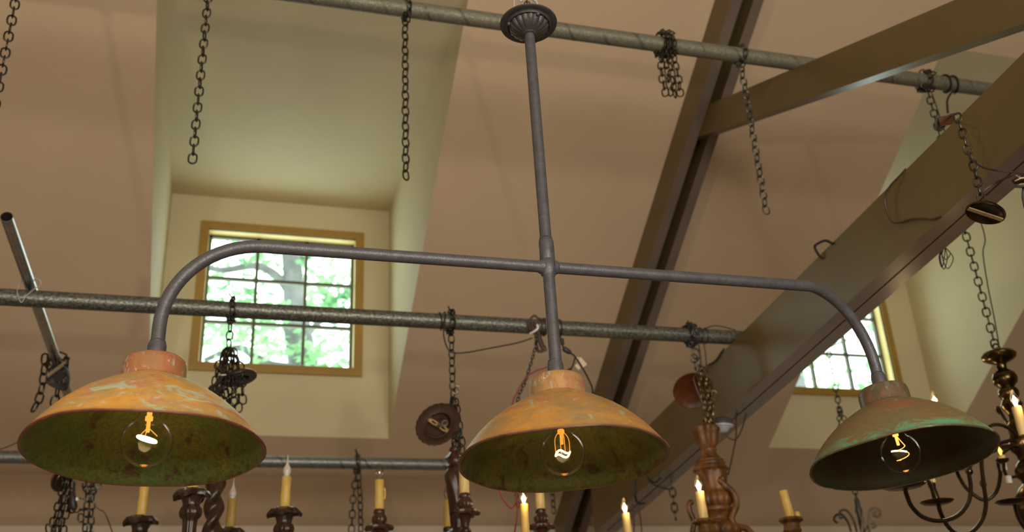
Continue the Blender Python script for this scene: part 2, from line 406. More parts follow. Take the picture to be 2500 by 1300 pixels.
for i, (x0, x1) in enumerate(D):
    nm = ('left', 'right')[i]; a, b = WIN[i]; zb = Z5; c = .045
    m = MB()
    for q in ((x0, a+c, zb, DZ), (b-c, x1, zb, DZ), (a+c, b-c, zb, WZ[0]+c), (a+c, b-c, WZ[1]-c, DZ)):
        m.quad((q[0], 5, q[2]), (q[1], 5, q[2]), (q[1], 5, q[3]), (q[0], 5, q[3]))
    m.quad((x0, DY, DZ), (x0, 5, DZ), (x0, 5, Z5)); m.quad((x1, DY, DZ), (x1, 5, DZ), (x1, 5, Z5))
    struct(m.build('wall_dormer_'+nm, 'dormer'))
    struct(MB().quad((x0, DY, DZ), (x1, DY, DZ), (x1, 5, DZ), (x0, 5, DZ)).build('ceiling_dormer_'+nm, 'dormer'))
    # the window: casing, jamb, sash with nine panes, glass
    w = bpy.data.objects.new('window_%d' % (i+1), None); COL.objects.link(w); w.location = ((a+b)/2, 5, WZ[0]); w['kind'] = 'structure'
    z0, z1 = WZ; m = MB(); y0, y1 = 4.982, 5.001
    for q in ((a, b, z0, z0+c), (a, b, z1-c, z1), (a, a+c, z0+c, z1-c), (b-c, b, z0+c, z1-c)): m.box((q[0], y0, q[2]), (q[1], y1, q[3]))
    m.build('casing', 'casing', w)
    m = MB(); J = .012; ya, yb = 4.985, 5.10; A, B, Z0, Z1 = a+c, b-c, z0+c, z1-c
    for q in ((A-J, B+J, Z0-J, Z0), (A-J, B+J, Z1, Z1+J), (A-J, A, Z0, Z1), (B, B+J, Z0, Z1)): m.box((q[0], ya, q[2]), (q[1], yb, q[3]))
    m.build('jamb', 'jamb', w)
    m = MB(); t = .016; ys, ye = 5.06, 5.085
    for q in ((A, B, Z0, Z0+t), (A, B, Z1-t, Z1), (A, A+t, Z0, Z1), (B-t, B, Z0, Z1)): m.box((q[0], ys, q[2]), (q[1], ye, q[3]))
    h = .0085
    for k in (1, 2):
        xm = A+(B-A)*k/3; zm = Z0+(Z1-Z0)*k/3
        m.box((xm-h, ys, Z0), (xm+h, ye, Z1)); m.box((A, ys+.002, zm-h), (B, ye-.002, zm+h))
    m.build('sash', 'sash', w)
    MB().quad((A, 5.073, Z0), (B, 5.073, Z0), (B, 5.073, Z1), (A, 5.073, Z1)).build('glass', 'pane', w)

# ------------------------------------------------------------------ roof timbers
def timber(x0, x1, f_top, f_bot, y0, y1, mats=('beam', 'beam_under')):
    m = MB(); b = 0
    m.hexa([(x0, y0, f_bot(y0)), (x1, y0, f_bot(y0)), (x1, y1, f_bot(y1)), (x0, y1, f_bot(y1)), (x0, y0, f_top(y0)), (x1, y0, f_top(y0)), (x1, y1, f_top(y1)), (x0, y1, f_top(y1))])
    m.mi[0] = 1; return m
def beam(name, label, *a):
    o = timber(*a).build(name, ['beam', 'tie_under' if name == 'tie_beam' else 'beam_under'], None, (a[0], 1.7, 3.0)); struct(o); return o
RD = .178
for k, (xa, xb) in enumerate(((1.838, 1.884), (1.932, 1.976))):
    beam('rafter_beam', '', xa, xb, lambda y: zs(y)-.001, lambda y: zs(y)-RD, RIDGE, EAVE-.01)
LT = lambda y: 3.215 - .1051*y
LB = lambda y: 3.034 - .1196*y
UT = lambda y: 2.649 + .4057*y
UB = lambda y: 2.484 + .4147*y
beam('collar_beam', '', 1.885, 1.930, UT, UB, 1.0, 3.66)
beam('tie_beam', '', 1.8375, 1.890, LT, LB, -1.5, 4.86)
beam('tie_beam', '', 1.902, 1.957, lambda y: LT(y)-.004, lambda y: LB(y)+.004, -1.5, 4.86)
cord('wire_cable', [V((1.986, y, zs(y)-.12)) for y in (1.2, 2, 2.6, 3.3, 4.0, 4.8)], .006, 'cord_brown', 'long brown cable running down the far side of the double rafter', 'cable')

# ------------------------------------------------------------------ pipes
PR = .0275
TY, TZ = 2.60, 3.736; MY, MZ = 3.236, 2.903; BY, BZ = 4.70, 2.75
def hpipe(name, x0, x1, Y, Z, mat, label, r=PR):
    m = MB(); m.lathe([(r-.004, 0), (r, .001), (r, x1-x0-.001), (r-.004, x1-x0)], (x0, Y, Z), (1, 0, 0), 28)
    n = 40
    return tag(m.build(name, mat, None, (x0, Y, Z)), label, 'pipe', 'galvanised pipes under the ceiling')
hpipe('galvanised_pipe', -4.19, 3.6, TY, TZ, 'pipe_top', 'highest galvanised pipe, passing behind the lamp canopy with spiral marks')
hpipe('galvanised_pipe', -4.19, 1.97, MY, MZ, 'pipe_mid', 'spangled galvanised pipe crossing in front of the left window')
hpipe('galvanised_pipe', -4.19, 1.95, BY, BZ, 'pipe_low', 'lowest galvanised pipe with diagonal dark marks behind the candle bulbs')
def pipe_x(px, Y, Z):                                         # where a pipe along X passes the column px
    lo, hi = -6.0, 8.0
    for _ in range(50):
        m_ = (lo+hi)/2; d = V((m_, Y, Z))-CAM
        if 1250 + FPX*d.dot(RGT)/d.dot(FWD) < px: lo = m_
        else: hi = m_
    return lo
# the loose cross pipe lying over the middle and low pipes
q1 = V((pipe_x(72, MY, MZ)-.005, MY, MZ+PR+.0205)); q2 = V((pipe_x(208, BY, BZ), BY, BZ+PR+.0205))
dq = (q2-q1).normalized()
def line_pt(o, d, px):
    lo, hi = -3.0, 3.0
    for _ in range(50):
        m_ = (lo+hi)/2; e = o+d*m_-CAM
        if 1250 + FPX*e.dot(RGT)/e.dot(FWD) < px: lo = m_
        else: hi = m_
    return lo
ts_ = line_pt(q1, dq, 16)
m = MB(); e0 = q1+dq*ts_; LL = (q2-e0).length + .25
m.lathe([(.0155, .12), (.0155, 0), (.0175, 0), (.0175, LL), (.0155, LL)], e0, dq, 24, mi=[1, 0, 0, 0, 0], cap=False)
m.face(tuple(range(24)), 1, False)
xp = m.build('conduit_pipe', ['conduit', 'black_in'], None, e0); tag(xp, 'open-ended shiny steel pipe slanting across the left, tied to the middle pipe', 'pipe')
# its zip tie
c = V((q1.x, MY, MZ)); R1 = PR+.004
loop = [c+V((-.030, -R1*.3, R1)), c+V((-.026, -R1, .004)), c+V((-.012, -R1*.8, -R1*.8)), c+V((.0, -R1, -.006)), c+V((.022, -R1, .022)), c+V((.034, -R1*.4, R1+.012)), c+V((.02, .0, R1+.037)), c+V((-.02, .0, R1+.037))]
tag(MB().tube(crom(loop, 6, True), .0026, 6, True, sx=.6).build('cable_tie', 'nylon'), 'clear cable tie binding the slanting steel pipe to the middle pipe', 'cable tie')

# ------------------------------------------------------------------ the three-shade fixture
AX = V((.015, .07, 1)).normalized(); C0 = V((.5803, 1.6596, 2.0174))
CR = C0 + AX*.389                                              # the crossing of stem and bar
fx = thing('pendant_light', 'dark iron pipe pendant light with three domed patina copper shades, hung in front', 'pendant light', C0 + AX*.155)
PIPE = .0117
shades = [('L', V((-.1176, 1.6697, 2.0239)), V((0, .085, 1)), 'orange shade with pale green flecks'),
          ('C', C0, V((.01, .078, 1)), 'orange and olive shade'),
          ('R', V((1.3321, 1.7253, 2.0497)), V((-.008, .115, 1)), 'brown shade with green verdigris at the rim')]
top = CR + AX*.600
MB().lathe([(PIPE, .028), (PIPE, .594)], CR, AX, 20).build('stem', 'iron', fx)
# coupling above the crossing, welded collar
MB().lathe([(.0125, .012), (.0150, .016), (.0152, .054), (.0138, .060), (.0124, .0605), (.0124, .0625), (.0134, .063), (.0124, .0645), (.0118, .066)], CR, AX, 22).build('coupling', 'iron', fx)
def welds(s, rr, z): return rr
mw = MB(); mw.lathe([(PIPE, -.020), (.0150, -.013), (.0165, -.004), (.0165, .006), (.0150, .013), (PIPE, .019)], CR, AX, 20, mod=lambda r, z, t, i: (r*(1+.05*math.sin(7*t+i)), z+.001*math.sin(5*t)))
for sx in (-1, 1): mw.lathe([(.0150, .010), (.0140, .016), (PIPE, .021)], CR, (sx, 0, 0), 16)
mw.build('cross_joint', 'iron', fx)
BR = .165
def arm(side, sc, sax):
    ntop = sc + sax.normalized()*.158
    x_end = ntop.x; zc = CR.z
    up = sax.normalized()
    P = [ntop]
    b0 = ntop + up*max(.012, (zc - BR - ntop.z)); P.append(b0)
    # quarter bend from rising at b0 to running along X at the bar height
    hor = V((-side, 0, 0)); cen = V((b0.x - side*BR, b0.y, b0.z))
    Yb = CR.y
    for k in range(1, 17):
        a = PI/2*k/16
        h_ = zc - b0.z
        P.append(V((b0.x - side*BR*(1-math.cos(a)), b0.y + (Yb-b0.y)*(1-math.cos(a)), b0.z + h_*math.sin(a))))
    P.append(V((CR.x + side*.008, Yb, zc)))
    return P
for side, k in ((-1, 0), (1, 2)):
    MB().tube(arm(side, shades[k][1], shades[k][2]), PIPE, 20).build('arm', 'iron', fx)
MB().lathe([(PIPE, .150), (PIPE, .372)], C0, AX, 20).build('drop_pipe', 'iron', fx)
PROF = [(.1850, 0), (.1790, .0085), (.1715, .0185), (.1630, .0292), (.1530, .0410), (.1400, .0545), (.1260, .0675), (.1100, .0805), (.0930, .0925), (.0760, .1030), (.0620, .1105), (.0545, .1150)]
NECK = [(.0545, .1150), (.0522, .1165), (.0515, .1200), (.0515, .1420), (.0500, .1500), (.0455, .1545), (.0380, .1560), (.0110, .1562)]
def dent(sd):
    def f(r, z, t, i):
        k = (.0016*math.sin(3*t+sd)+.0012*math.sin(5*t+1.7*sd+z*20))*(r/.185)
        return r + k, z + .9*k*(1 if r > .1 else .3)
    return f
for nm, sc, sax, lab in shades:
    l = nm.lower(); sax = sax.normalized()
    outer = PROF; th = .0022
    innr = [(r-th*.8, z-th*.9 if r < .17 else z) for r, z in PROF]
    m = MB()
    prof = outer[::-1] + [(.1866, -.0006), (.1866, -.0030), (.1850, -.0040), (.1828, -.0030)] + innr[1:] + [(.0500, .112), (.0490, .150), (.0110, .152)]
    n_o = len(outer)-1
    mi = [0]*n_o + [2]*4 + [1]*(len(prof)-1-n_o-4)
    sh = m.lathe(prof, sc, sax, 72, mod=dent({'L': 1., 'C': 2.4, 'R': 4.}[nm]), mi=mi, cap=False).build('lamp_shade', ['pat_'+l, 'in_'+l, 'rim_'+l], fx)
    sh['label'] = lab
    MB().lathe(NECK, sc, sax, 48, cap=False).build('shade_neck', 'neck_'+l, sh)
    # coupling collar on top of the neck
    MB().lathe([(.0150, .1545), (.0153, .157), (.0153, .182), (.0142, .187), (.0124, .1875), (.0124, .1895), (.0133, .190), (.0122, .192)], sc, sax, 22).build('coupling', 'iron', fx)
    # globe bulb: socket, glass, filament
    bl = MB().lathe([(.020, .152), (.022, .122), (.0215, .112), (.0165, .110), (.0150, .098), (.0140, .088)], sc, sax, 24).build('bulb_socket', 'brass', fx)
    R_ = .0405; bz = .014; gp = []
    for k in range(0, 21):
        a = -PI/2 + (PI/2+1.0)*k/20; gp.append((max(R_*math.cos(a), .0004), bz + R_*math.sin(a)))
    gp += [(.0180, .055), (.0155, .066), (.0138, .078), (.0135, .090)]
    MB().lathe(gp, sc, sax, 40, cap=False).build('bulb_glass', 'glass', bl)
    e1, e2 = frame_of(sax, RGT); f = MB(); g = MB()
    fc = sc + sax*.012
    g.tube([sc+sax*.09, sc+sax*.055], [.0052, .0040], 10).tube([sc+sax*.056, sc+sax*.050], .0062, 10).tube([sc+sax*.05, sc+sax*.030], .0030, 8)
    if nm == 'L':
        pts = [fc + (e1*math.cos(t)*.0145 + e2*math.sin(t)*.009) + sax*(.006-.005*math.cos(t)) for t in [2*PI*k/24 for k in range(24)]]
        f.tube(pts, .0022, 8, True)
        for a in (0, 2.1, 4.2): g.tube([fc+sax*.026, fc + e1*math.cos(a)*.016 + e2*math.sin(a)*.011 + sax*.010], .0007, 5)
    elif nm == 'C':
        pts = [fc + (e1*math.cos(t)*.0130 + e2*math.sin(t)*.0130) + sax*(.0030*math.cos(3*t)) for t in [5.4*k/26 for k in range(27)]]
        f.tube(pts, .0015, 8)
        for a in (0, 1.7, 3.4, 5.0): g.tube(crom([fc+sax*.045, fc + e1*math.cos(a)*.012 + e2*math.sin(a)*.012 + sax*.028, fc + e1*math.cos(a)*.0130 + e2*math.sin(a)*.0130], 5), .0007, 5)
    else:
        pts = [fc + e1*(math.cos(t)*(.013+.004*math.sin(t*.4))) + e2*(math.sin(t)*.012) + sax*(.016-.0032*t) for t in [.35*k for k in range(30)]]
        f.tube(pts[8:16], .0016, 7); g.tube(pts[:9], .0009, 6); g.tube(pts[15:], .0009, 6)
        g.tube(crom([fc+sax*.05, fc+e1*.003+sax*.035, pts[0]], 5), .0010, 5)
    f.build('filament', 'filament', bl); g.build('filament_support', {'L': 'filament_soft', 'C': 'filament_dim', 'R': 'filament_coil'}[nm], bl)
    light('bulb_light', 'POINT', sc + sax*.02, {'L': .55, 'C': .50, 'R': .06}[nm], (1, .62, .28), .012)
# canopy
cp = MB(); cz = .600
pc = [(.0125, cz-.012), (.0150, cz-.010), (.0150, cz-.004), (.0200, cz-.001), (.0280, cz+.005), (.0350, cz+.014), (.0405, cz+.026), (.0425, cz+.036), (.0420, cz+.038)]
CM = lambda r, z: (r if r <= .013 else r*1.08 if r < .0445 else r*1.005, .589 + (z-(cz-.012))*.58)
pc = [CM(*q) for q in pc]
def flute(r, z, t, i):
    if 3 <= i <= 7: return r*(1 - .055*(1-abs(math.sin(9*t)))**1.0*1.3), z
    return r, z
cano = MB().lathe(pc, CR, AX, 216, mod=flute, cap=False).build('canopy', 'iron_dark', fx)
MB().lathe([CM(*q) for q in [(.0415, cz+.036), (.0440, cz+.032), (.0495, cz+.0325), (.0505, cz+.036), (.0500, cz+.043), (.0545, cz+.0440), (.0600, cz+.0425), (.0635, cz+.0455), (.0640, cz+.050), (.0610, cz+.055), (.0400, cz+.057), (.005, cz+.0575)]], CR, AX, 64, cap=False).build('canopy_rim', 'iron_dark', cano)
e1, e2 = frame_of(AX, RGT)
for a in (PI+.35, 1.25, -1.15):
    o_ = CR + AX*CM(.05, cz+.028)[1] + (e1*math.cos(a)+e2*math.sin(a))*.0478
    MB().sphere(o_, .0043, 12).tube([o_, o_+AX*.008], .002, 6).build('screw', 'iron', cano)
# white strap and thin chain the fixture hangs from
ct = CR + AX*CM(.05, cz+.056)[1]
strap = MB()
for P_ in (((-.030, 0), (-.030, .052), (-.026, .066), (-.017, .068), (-.014, .058), (-.008, .072), (-.002, .105), (0, .15)), ((.026, 0), (.023, .050), (.014, .066), (.004, .090), (0, .15))):
    strap.tube(crom([ct+RGT*a_+V((0, 0, b_)) for a_, b_ in P_], 6), .0046, 8, sx=.35)
tag(strap.build('hanging_strap', 'white'), 'white plastic strap tied above the round lamp canopy', 'strap')
m = chain_on(MB(), [ct+V((0, 0, .012)), ct+V((0, .004, .35))], .018, .026, .016, .0016)
tag(m.build('chain', 'chain_grey'), 'thin chain rising above the round lamp canopy', 'chain', 'hanging chains')

# ------------------------------------------------------------------ chains
def pix(P):
    e = V(P)-CAM; z = e.dot(FWD); return 1250+FPX*e.dot(RGT)/z, 650+FPX*e.dot(DWN)/z
def zrow(P, y2):                                              # height at which the vertical through P meets image row y2
    lo, hi = 0.0, 6.0
    for _ in range(50):
        m_ = (lo+hi)/2
        if pix((P[0], P[1], m_))[1] > y2: lo = m_
        else: hi = m_
    return lo
CH = dict(pitch=.0285, L=.0385, Wd=.0285, r=.0027)
HG = 'hanging chains'
def plain_chain(px, y_end, label, ang, dxn=.012, mat='chain', turns=1.1, Y=TY, Z=TZ, cfg=CH):
    x = pipe_x(px, Y, Z); R = PR+.008
    w = wrap(x, Y, Z, R, turns, dxn, -PI/2-.3)
    p0 = V((x, Y-.004, Z-R-.004)); ze_ = zrow(p0, y_end)
    m = chain_on(MB(), w, .0235, .034, .022, .0026, .7)
    chain_on(m, [V((p0.x, p0.y, ze_+.017)), p0], ang=ang, **cfg)
    return tag(m.build('chain', mat), label, 'chain', HG)
plain_chain(60, 445, 'black chain slanting out of the picture at the upper left corner', .5)
plain_chain(512, 400, 'black chain hanging free at the left side of the left dormer', .1)
plain_chain(988, 440, 'black chain hanging free at the right side of the left dormer', .75)
plain_chain(1803, 524, 'chain dangling in front of the collar beam, right of the rafter', .35, mat='chain_grey')

# bundle of chain looped over the top pipe
def bundle(cx, Y, Z, y_end, n, wdt, label, mat, cfg=CH, R=None, turns=2.6, dx=.05, link_scale=1.0, extra=None):
    R = R or PR+.010; m = MB()
    chain_on(m, wrap(cx-dx/2, Y, Z, R, turns, dx, -PI/2), .0235*link_scale, .034*link_scale, .023*link_scale, .0027*link_scale, .6, .3)
    chain_on(m, wrap(cx-dx/2+.008, Y, Z, R+.007, turns-.8, dx*.8, .4), .0235*link_scale, .034*link_scale, .023*link_scale, .0027*link_scale, .2, .5)
    zt = Z-R; ztop = V((cx, Y, zt)); zb = zrow(ztop, y_end)
    for k in range(n):
        u = (k/(n-1)-.5) if n > 1 else 0; x = cx+u*wdt; yo = Y-.006-.008*(k % 2)
        zk = zb + (.012 if k in (0, n-1) else .0) + random.uniform(0, .012)
        chain_on(m, [V((x, yo, zt)), V((x+u*.012, yo, (zt+zk)/2)), V((x+u*.004, yo-.004, zk+.016))], ang=.3+k*.9, jit=.35, **cfg)
    if extra: extra(m)
    return tag(m.build('chain_bundle', mat), label, 'chain', HG)
bundle(pipe_x(1622, TY, TZ), TY, TZ, 258, 4, .046, 'bunched chain looped over the top pipe left of the rafter', 'chain')

# chains on the middle pipe that carry chandeliers
def mid_chain(px, y_end, label, mat, ang, top=True, cfg=CH, Yo=0.0, wraps=1.2):
    x = pipe_x(px, MY, MZ); R = PR+.008; p0 = V((x, MY-.006+Yo, MZ-R-.002)); ze_ = zrow(p0, y_end)
    m = chain_on(MB(), wrap(x-.006, MY, MZ, R, wraps, .014, -PI/2-.2), .0235, .034, .024, .0027, .5, .3)
    m.tube(crom([V((x-.012, MY-.02, MZ+R+.016)), V((x-.004, MY-.01, MZ+R+.008)), V((x+.008, MY, MZ+R+.012)), V((x+.006, MY+.01, MZ+R))], 5), .0026, 6)
    chain_on(m, [p0, V((p0.x, p0.y, ze_))], ang=ang, **cfg)
    return m, x
# a canopy: rounded disc, concave below
def disc(mb, c, nrm, r, depth=.018, thick=.003, seg=40, lobes=0, amp=0.0, mi=(0, 1), ring=True):
    nrm = V(nrm).normalized()
    prof = [(r*.12, depth), (r*.45, depth*.98), (r*.80, depth*.72), (r*.97, depth*.25), (r, 0), (r*.985, -thick), (r*.93, -thick*.6)]
    prof += ([(r*.64, -thick*.8), (r*.60, -thick*1.5), (r*.56, -thick*1.2), (r*.53, depth*.5), (r*.1, depth*.55)] if ring else [(r*.80, depth*.40), (r*.5, depth*.62), (r*.1, depth*.75)])
    k = len(prof)
    mod = (lambda R_, z, t, i: (R_*(1+amp*abs(math.sin(lobes*t/2))-amp*.5), z)) if lobes else None
    return mb.lathe(prof, c, nrm, seg, mod=mod, mi=[mi[0]]*5 + [mi[1]]*(k-6))
def facing(P, a, b, c):                                        # unit vector a towards the camera, b to its right, c up
    return ((CAM-V(P)).normalized()*a + RGT*b + UP*c).normalized()

# left: chain, canopy and cord of the twisted-column chandelier
m, xA = mid_chain(565, 870, '', 'chain', .2)
P = V((xA, MY-.012, MZ))
for k, (dx, dy, e) in enumerate(((-.030, -.030, 1010), (-.010, -.045, 1040), (.014, -.034, 1025), (.036, -.028, 1000), (.0, -.012, 1040), (-.02, -.01, 1010), (.024, -.012, 1030), (.046, -.02, 980), (-.014, -.024, 1030))):
    t = V((xA+dx*.35, MY-.012+dy*.3, zrow(P, 862))); zb = zrow(t, e)
    chain_on(m, [t, V((xA+dx, MY+dy-.012, t.z-.06)), V((xA+dx*1.2, MY+dy-.012, zb))], ang=.4*k, jit=.3, **CH)
chain_on(m, [V((xA, MY-.008, zrow(P, 985))), V((xA, MY-.004, zrow(P, 1108)))], ang=.3, **CH)
tag(m.build('chain_bundle', 'chain'), 'black chain bunched in front of the left window, above the left shade', 'chain', HG)
m = MB(); c = at(584, 925, MY-.005); disc(m, c, facing(c, -.42, -.20, .85), .058, .020, mi=(0, 1))
tag(m.build('ceiling_canopy', ['walnut', 'iron_dark']), 'dark wooden canopy tilted behind the chain bundle under the left window', 'canopy', 'loose canopies')
m = MB(); b = at(545, 925, MY-.065)
for k in range(7):
    a = k*.9; m.tube(crom([b+RGT*(.004*math.cos(a))+UP*(.018), b+RGT*(-.016+.005*math.cos(a))+UP*(-.010+.004*math.sin(a)), b+RGT*(-.040+.006*math.sin(a))+UP*(-.034+.008*math.cos(a)), b+RGT*(-.024+.008*math.cos(a*1.7))+UP*(-.050+.006*math.sin(a)), b+RGT*.002+UP*(-.02)], 5), .0028, 6)
for k in range(3): m.tube([b+UP*.016, b+RGT*(-.026+.014*k)+UP*(.045-.004*k)], .0024, 6)
q = m.build('cord_bundle', 'cord'); tag(q, 'coil of black cord with white tie beside the chain at the left window', 'cord')
MB().tube([b+RGT*(.008*math.cos(t))+FWD*(.008*math.sin(t))+UP*(.012) for t in [PI*2*k/14 for k in range(14)]], .0022, 6, True).build('cable_tie', 'white', q)

# second: chain with the scalloped canopy
m, xB = mid_chain(1100, 1095, '', 'chain', .9, wraps=1.6)
P = V((xB, MY-.006, MZ))
for k, (dx, dy, a_, b_) in enumerate(((.012, -.012, 985, 1090), (.026, -.006, 1000, 1092), (-.012, -.01, 985, 1040), (.018, -.024, 1040, 1098), (.005, -.02, 990, 1100))):
    t = V((xB+dx*.5, MY+dy, zrow(P, a_))); chain_on(m, [t, V((xB+dx*1.1, MY+dy, zrow(t, b_)))], ang=.5*k, jit=.3, **CH)
q = m.build('chain_bundle', 'chain'); tag(q, 'dark chain doubled back on itself behind the scalloped canopy, left of the middle shade', 'chain', HG)
t = V((xB+.004, MY-.016, zrow(P, 958))); MB().tube(crom([t+V((-.012, 0, .012)), t+V((-.006, -.006, -.006)), t+V((.008, -.006, -.012)), t+V((.012, 0, .010)), t+V((.004, .004, .022)), t+V((.02, 0, .016))], 5), .0021, 6).build('hook', 'chain_bright', q)
c = at(1069, 1037, MY-.055); nB = facing(c, -.80, -.32, .42)
g = thing('ceiling_canopy', 'scalloped brown canopy with a pale cross bracket, left of the middle shade', 'canopy', c, 'loose canopies')
m = MB(); disc(m, c, nB, .078, .016, .004, 132, 22, .03); m.build('plate', ['matwood', 'matwood'], g)
e1, e2 = frame_of(nB, RGT*.78-UP*.62)
m = MB(); cc = c - nB*.006
for s_ in (-1, 1): m.obox(cc+e2*.0052*s_, e1*.044, e2*.0022, nB*.0012)
m.obox(cc, e1*.012, e2*.0075, nB*.0012); m.obox(cc+e1*.038, e1*.006, e2*.0075, nB*.0012); m.obox(cc-e1*.038, e1*.006, e2*.0075, nB*.0012)
m.build('cross_bar', 'bracket', g)
MB().lathe([(.006, 0), (.006, .006), (.002, .008)], cc, -nB, 12).build('screw', 'iron_dark', g)
MB().lathe([(.012, 0), (.013, .004), (.010, .006), (.007, .004), (.007, 0)], c+e1*.012+e2*(-.016)-nB*.006, -nB, 16).build('bushing', 'tan_iron', g)
# cord looped round the pipe beside it
x = xB; R = PR+.004
cord('cord', wrap(x-.045, MY, MZ, R, 1.3, .022, .9)[::3] + [at(1083, 815, MY-.04), at(1092, 850, MY-.03), at(1107, 862, MY-.03), at(1140, 861, MY-.03), at(1200, 850, MY-.03), at(1262, 838, MY-.03), at(1300, 826, MY-.035)], .0028, 'cord', 'thin dark cord looped on the middle pipe and running right to the cord coil')

# cord coil on the middle pipe behind the stem, its thin chain, red cord and plugs
m = MB(); b = at(1306, 800, MY-.038)
for k in range(6):
    a = k*1.05; o_ = RGT*(.006*math.cos(a)); e = .035+.006*math.sin(k*2.3)
    m.tube(crom([b+UP*.020+o_, b+RGT*(.022+.005*math.sin(a))+UP*(-.05-.016*math.cos(a))+o_, b+RGT*(.034+.010*math.cos(a))+UP*(-.078+.008*math.sin(a)), b+RGT*(.016+.008*math.cos(a))+UP*(-.075+.01*math.cos(a)), b+RGT*.004+UP*(-.02)+o_, b+RGT*(-.006)+UP*.012+o_], 5, True), .0030, 6, True)
for k in range(2): m.tube(crom([b+RGT*(-.010-.006*k)+UP*(-.01), b+RGT*(-.020-.004*k)+UP*.018, b+RGT*(-.004)+UP*(.040+.003*k), b+RGT*(.012)+UP*(.028), b+RGT*.008+UP*(-.004)], 5), .0032, 6)
m.tube(wrap(pipe_x(1312, MY, MZ), MY, MZ, PR+.004, 1.6, .028, 0), .0034, 6).tube(wrap(pipe_x(1322, MY, MZ), MY, MZ, PR+.004, 1.6, .02, 0), .0034, 6)
q = m.build('cord_bundle', 'cord_brown'); tag(q, 'dark brown coil of cord tied to the middle pipe just left of the stem', 'cord')
MB().tube(crom([b+RGT*(-.018)+UP*(-.022), b+RGT*(-.004)+UP*(-.014)-FWD*.008, b+RGT*.010+UP*(-.002)-FWD*.006, b+RGT*.006+UP*.012], 5), .0042, 8, sx=.5).build('cable_tie', 'white', q)
p0 = at(1309, 838, MY-.03); p1 = at(1283, 930, MY-.05); p2 = at(1262, 990, MY-.06); p3 = V((p2.x-.02, p2.y, zrow(p2, 1150))); p4 = V((p3.x+.006, p3.y, zrow(p3, 1236)))
m = chain_on(MB(), crom([at(1306, 800, MY-.032), p0, p1, p2, p3, p4], 8), .0150, .0215, .0145, .0021, .4)
tag(m.build('chain', 'chain_grey'), 'thin small-link chain slanting from the cord coil behind the middle shade', 'chain', HG)
rc = MB(); rp = [at(1340, 896, MY-.09), at(1310, 906, MY-.08), at(1285, 922, MY-.075), at(1262, 960, MY-.075), at(1250, 1000, MY-.07), V((p3.x-.012, p3.y, p3.z)), V((p4.x-.004, p4.y-.008, p4.z)), at(1252, 1330, MY-.07)]
rc.tube(crom(rp, 8), .0028, 6)
rc.tube(crom([at(1216, 1180, MY-.07), at(1222, 1208, MY-.07), at(1235, 1230, MY-.07), at(1246, 1242, MY-.075)], 6), .0025, 6).tube(crom([at(1262, 1180, MY-.07), at(1261, 1215, MY-.07), at(1256, 1236, MY-.07), at(1247, 1243, MY-.075)], 6), .0025, 6)
tag(rc.build('red_cord', 'cord_red'), 'red braided cord following the thin chain behind the middle shade', 'cord')
g = thing('power_cord', 'black power cord with plugs and a cream tag, above the middle shade', 'cord', at(1380, 850, MY-.06))
Yc = MY-.06
m = MB(); m.tube(wrap(pipe_x(1362, MY, MZ), MY, MZ, PR+.0036, 1.2, .012, .3), .0034, 6).tube(crom([at(1364, 806, MY-PR-.004), at(1366, 820, Yc+.01), at(1372, 834, Yc), at(1376, 850, Yc), at(1392, 862, Yc), at(1404, 872, Yc), at(1420, 896, Yc), at(1436, 925, Yc), at(1446, 950, Yc), at(1447, 985, Yc)], 6), .0034, 6)
m.tube(crom([at(1404, 872, Yc), at(1400, 888, Yc), at(1393, 903, Yc), at(1386, 908, Yc)], 6), .0030, 6); m.build('cable', 'cord', g)
m = MB(); d_ = (at(1393, 862, Yc)-at(1374, 850, Yc)); m.tube([at(1374, 850, Yc), at(1378, 853, Yc), at(1389, 860, Yc), at(1394, 863, Yc)], [.006, .0095, .0090, .005], 10); m.tube([at(1371, 828, Yc), at(1373, 842, Yc)], [.0075, .0075], 10); m.build('plug', 'cord', g)
MB().tube([at(1380, 910, Yc), at(1386, 907, Yc), at(1394, 900, Yc)], [.004, .0065, .004], 10).build('plug', 'cord', g)
a_ = at(1420, 886, Yc+.01); u_ = (at(1431, 893, Yc+.01)-at(1412, 872, Yc+.01)).normalized(); w_ = u_.cross(FWD).normalized()
MB().obox(a_, u_*.017, w_*.0105, FWD*.0005).obox(a_-u_*.020, u_*.005, w_*.004, FWD*.0005).build('tag', 'tagpaper', g)
MB().obox(at(1411, 896, Yc+.01), u_*.010, w_*.006, FWD*.0005).build('tag', 'tagpaper', g)

# third: grey and brass chain carrying the gilt wood chandelier
m, xC = mid_chain(1685, 905, '', 'chain_grey', .3, wraps=2.2)
x = xC; P = V((x, MY-.006, MZ))
chain_on(m, wrap(x-.016, MY, MZ, PR+.012, 1.8, .03, .3), .0235, .034, .024, .0028, .2, .5)
t = V((x+.004, MY-.02, zrow(P, 868))); chain_on(m, [t, V((x+.016, MY-.026, zrow(P, 920)))], .034, .048, .034, .0040, .3)
q = m.build('chain_bundle', 'chain_grey'); tag(q, 'grey chain knotted on the middle pipe, above the red-brown canopy', 'chain', HG)
m = MB()
for k, (dx, dy, a_, b_) in enumerate(((.012, -.03, 905, 1040), (.026, -.034, 918, 1020), (-.004, -.036, 930, 1030), (.038, -.03, 940, 1000), (.016, -.045, 945, 1042), (.028, -.02, 960, 1040))):
    t = V((x+dx, MY+dy, zrow(P, a_))); chain_on(m, [t, V((x+dx*.8+.008, MY+dy, zrow(t, b_)))], .0225, .031, .022, .0023, .5*k, .4)
t = V((x+.045, MY-.034, zrow(P, 972))); m.link(t, (0, 0, 1), RGT, .050, .036, .0035)
tag(m.build('chain_bundle', 'chain_brass'), 'brass chain bunched in front of the red-brown canopy, above the gilt carved chandelier', 'chain', HG)
m = MB(); c = at(1693, 955, MY+.045); disc(m, c, facing(c, -.85, -.10, .45), .077, .022, .004, ring=False)
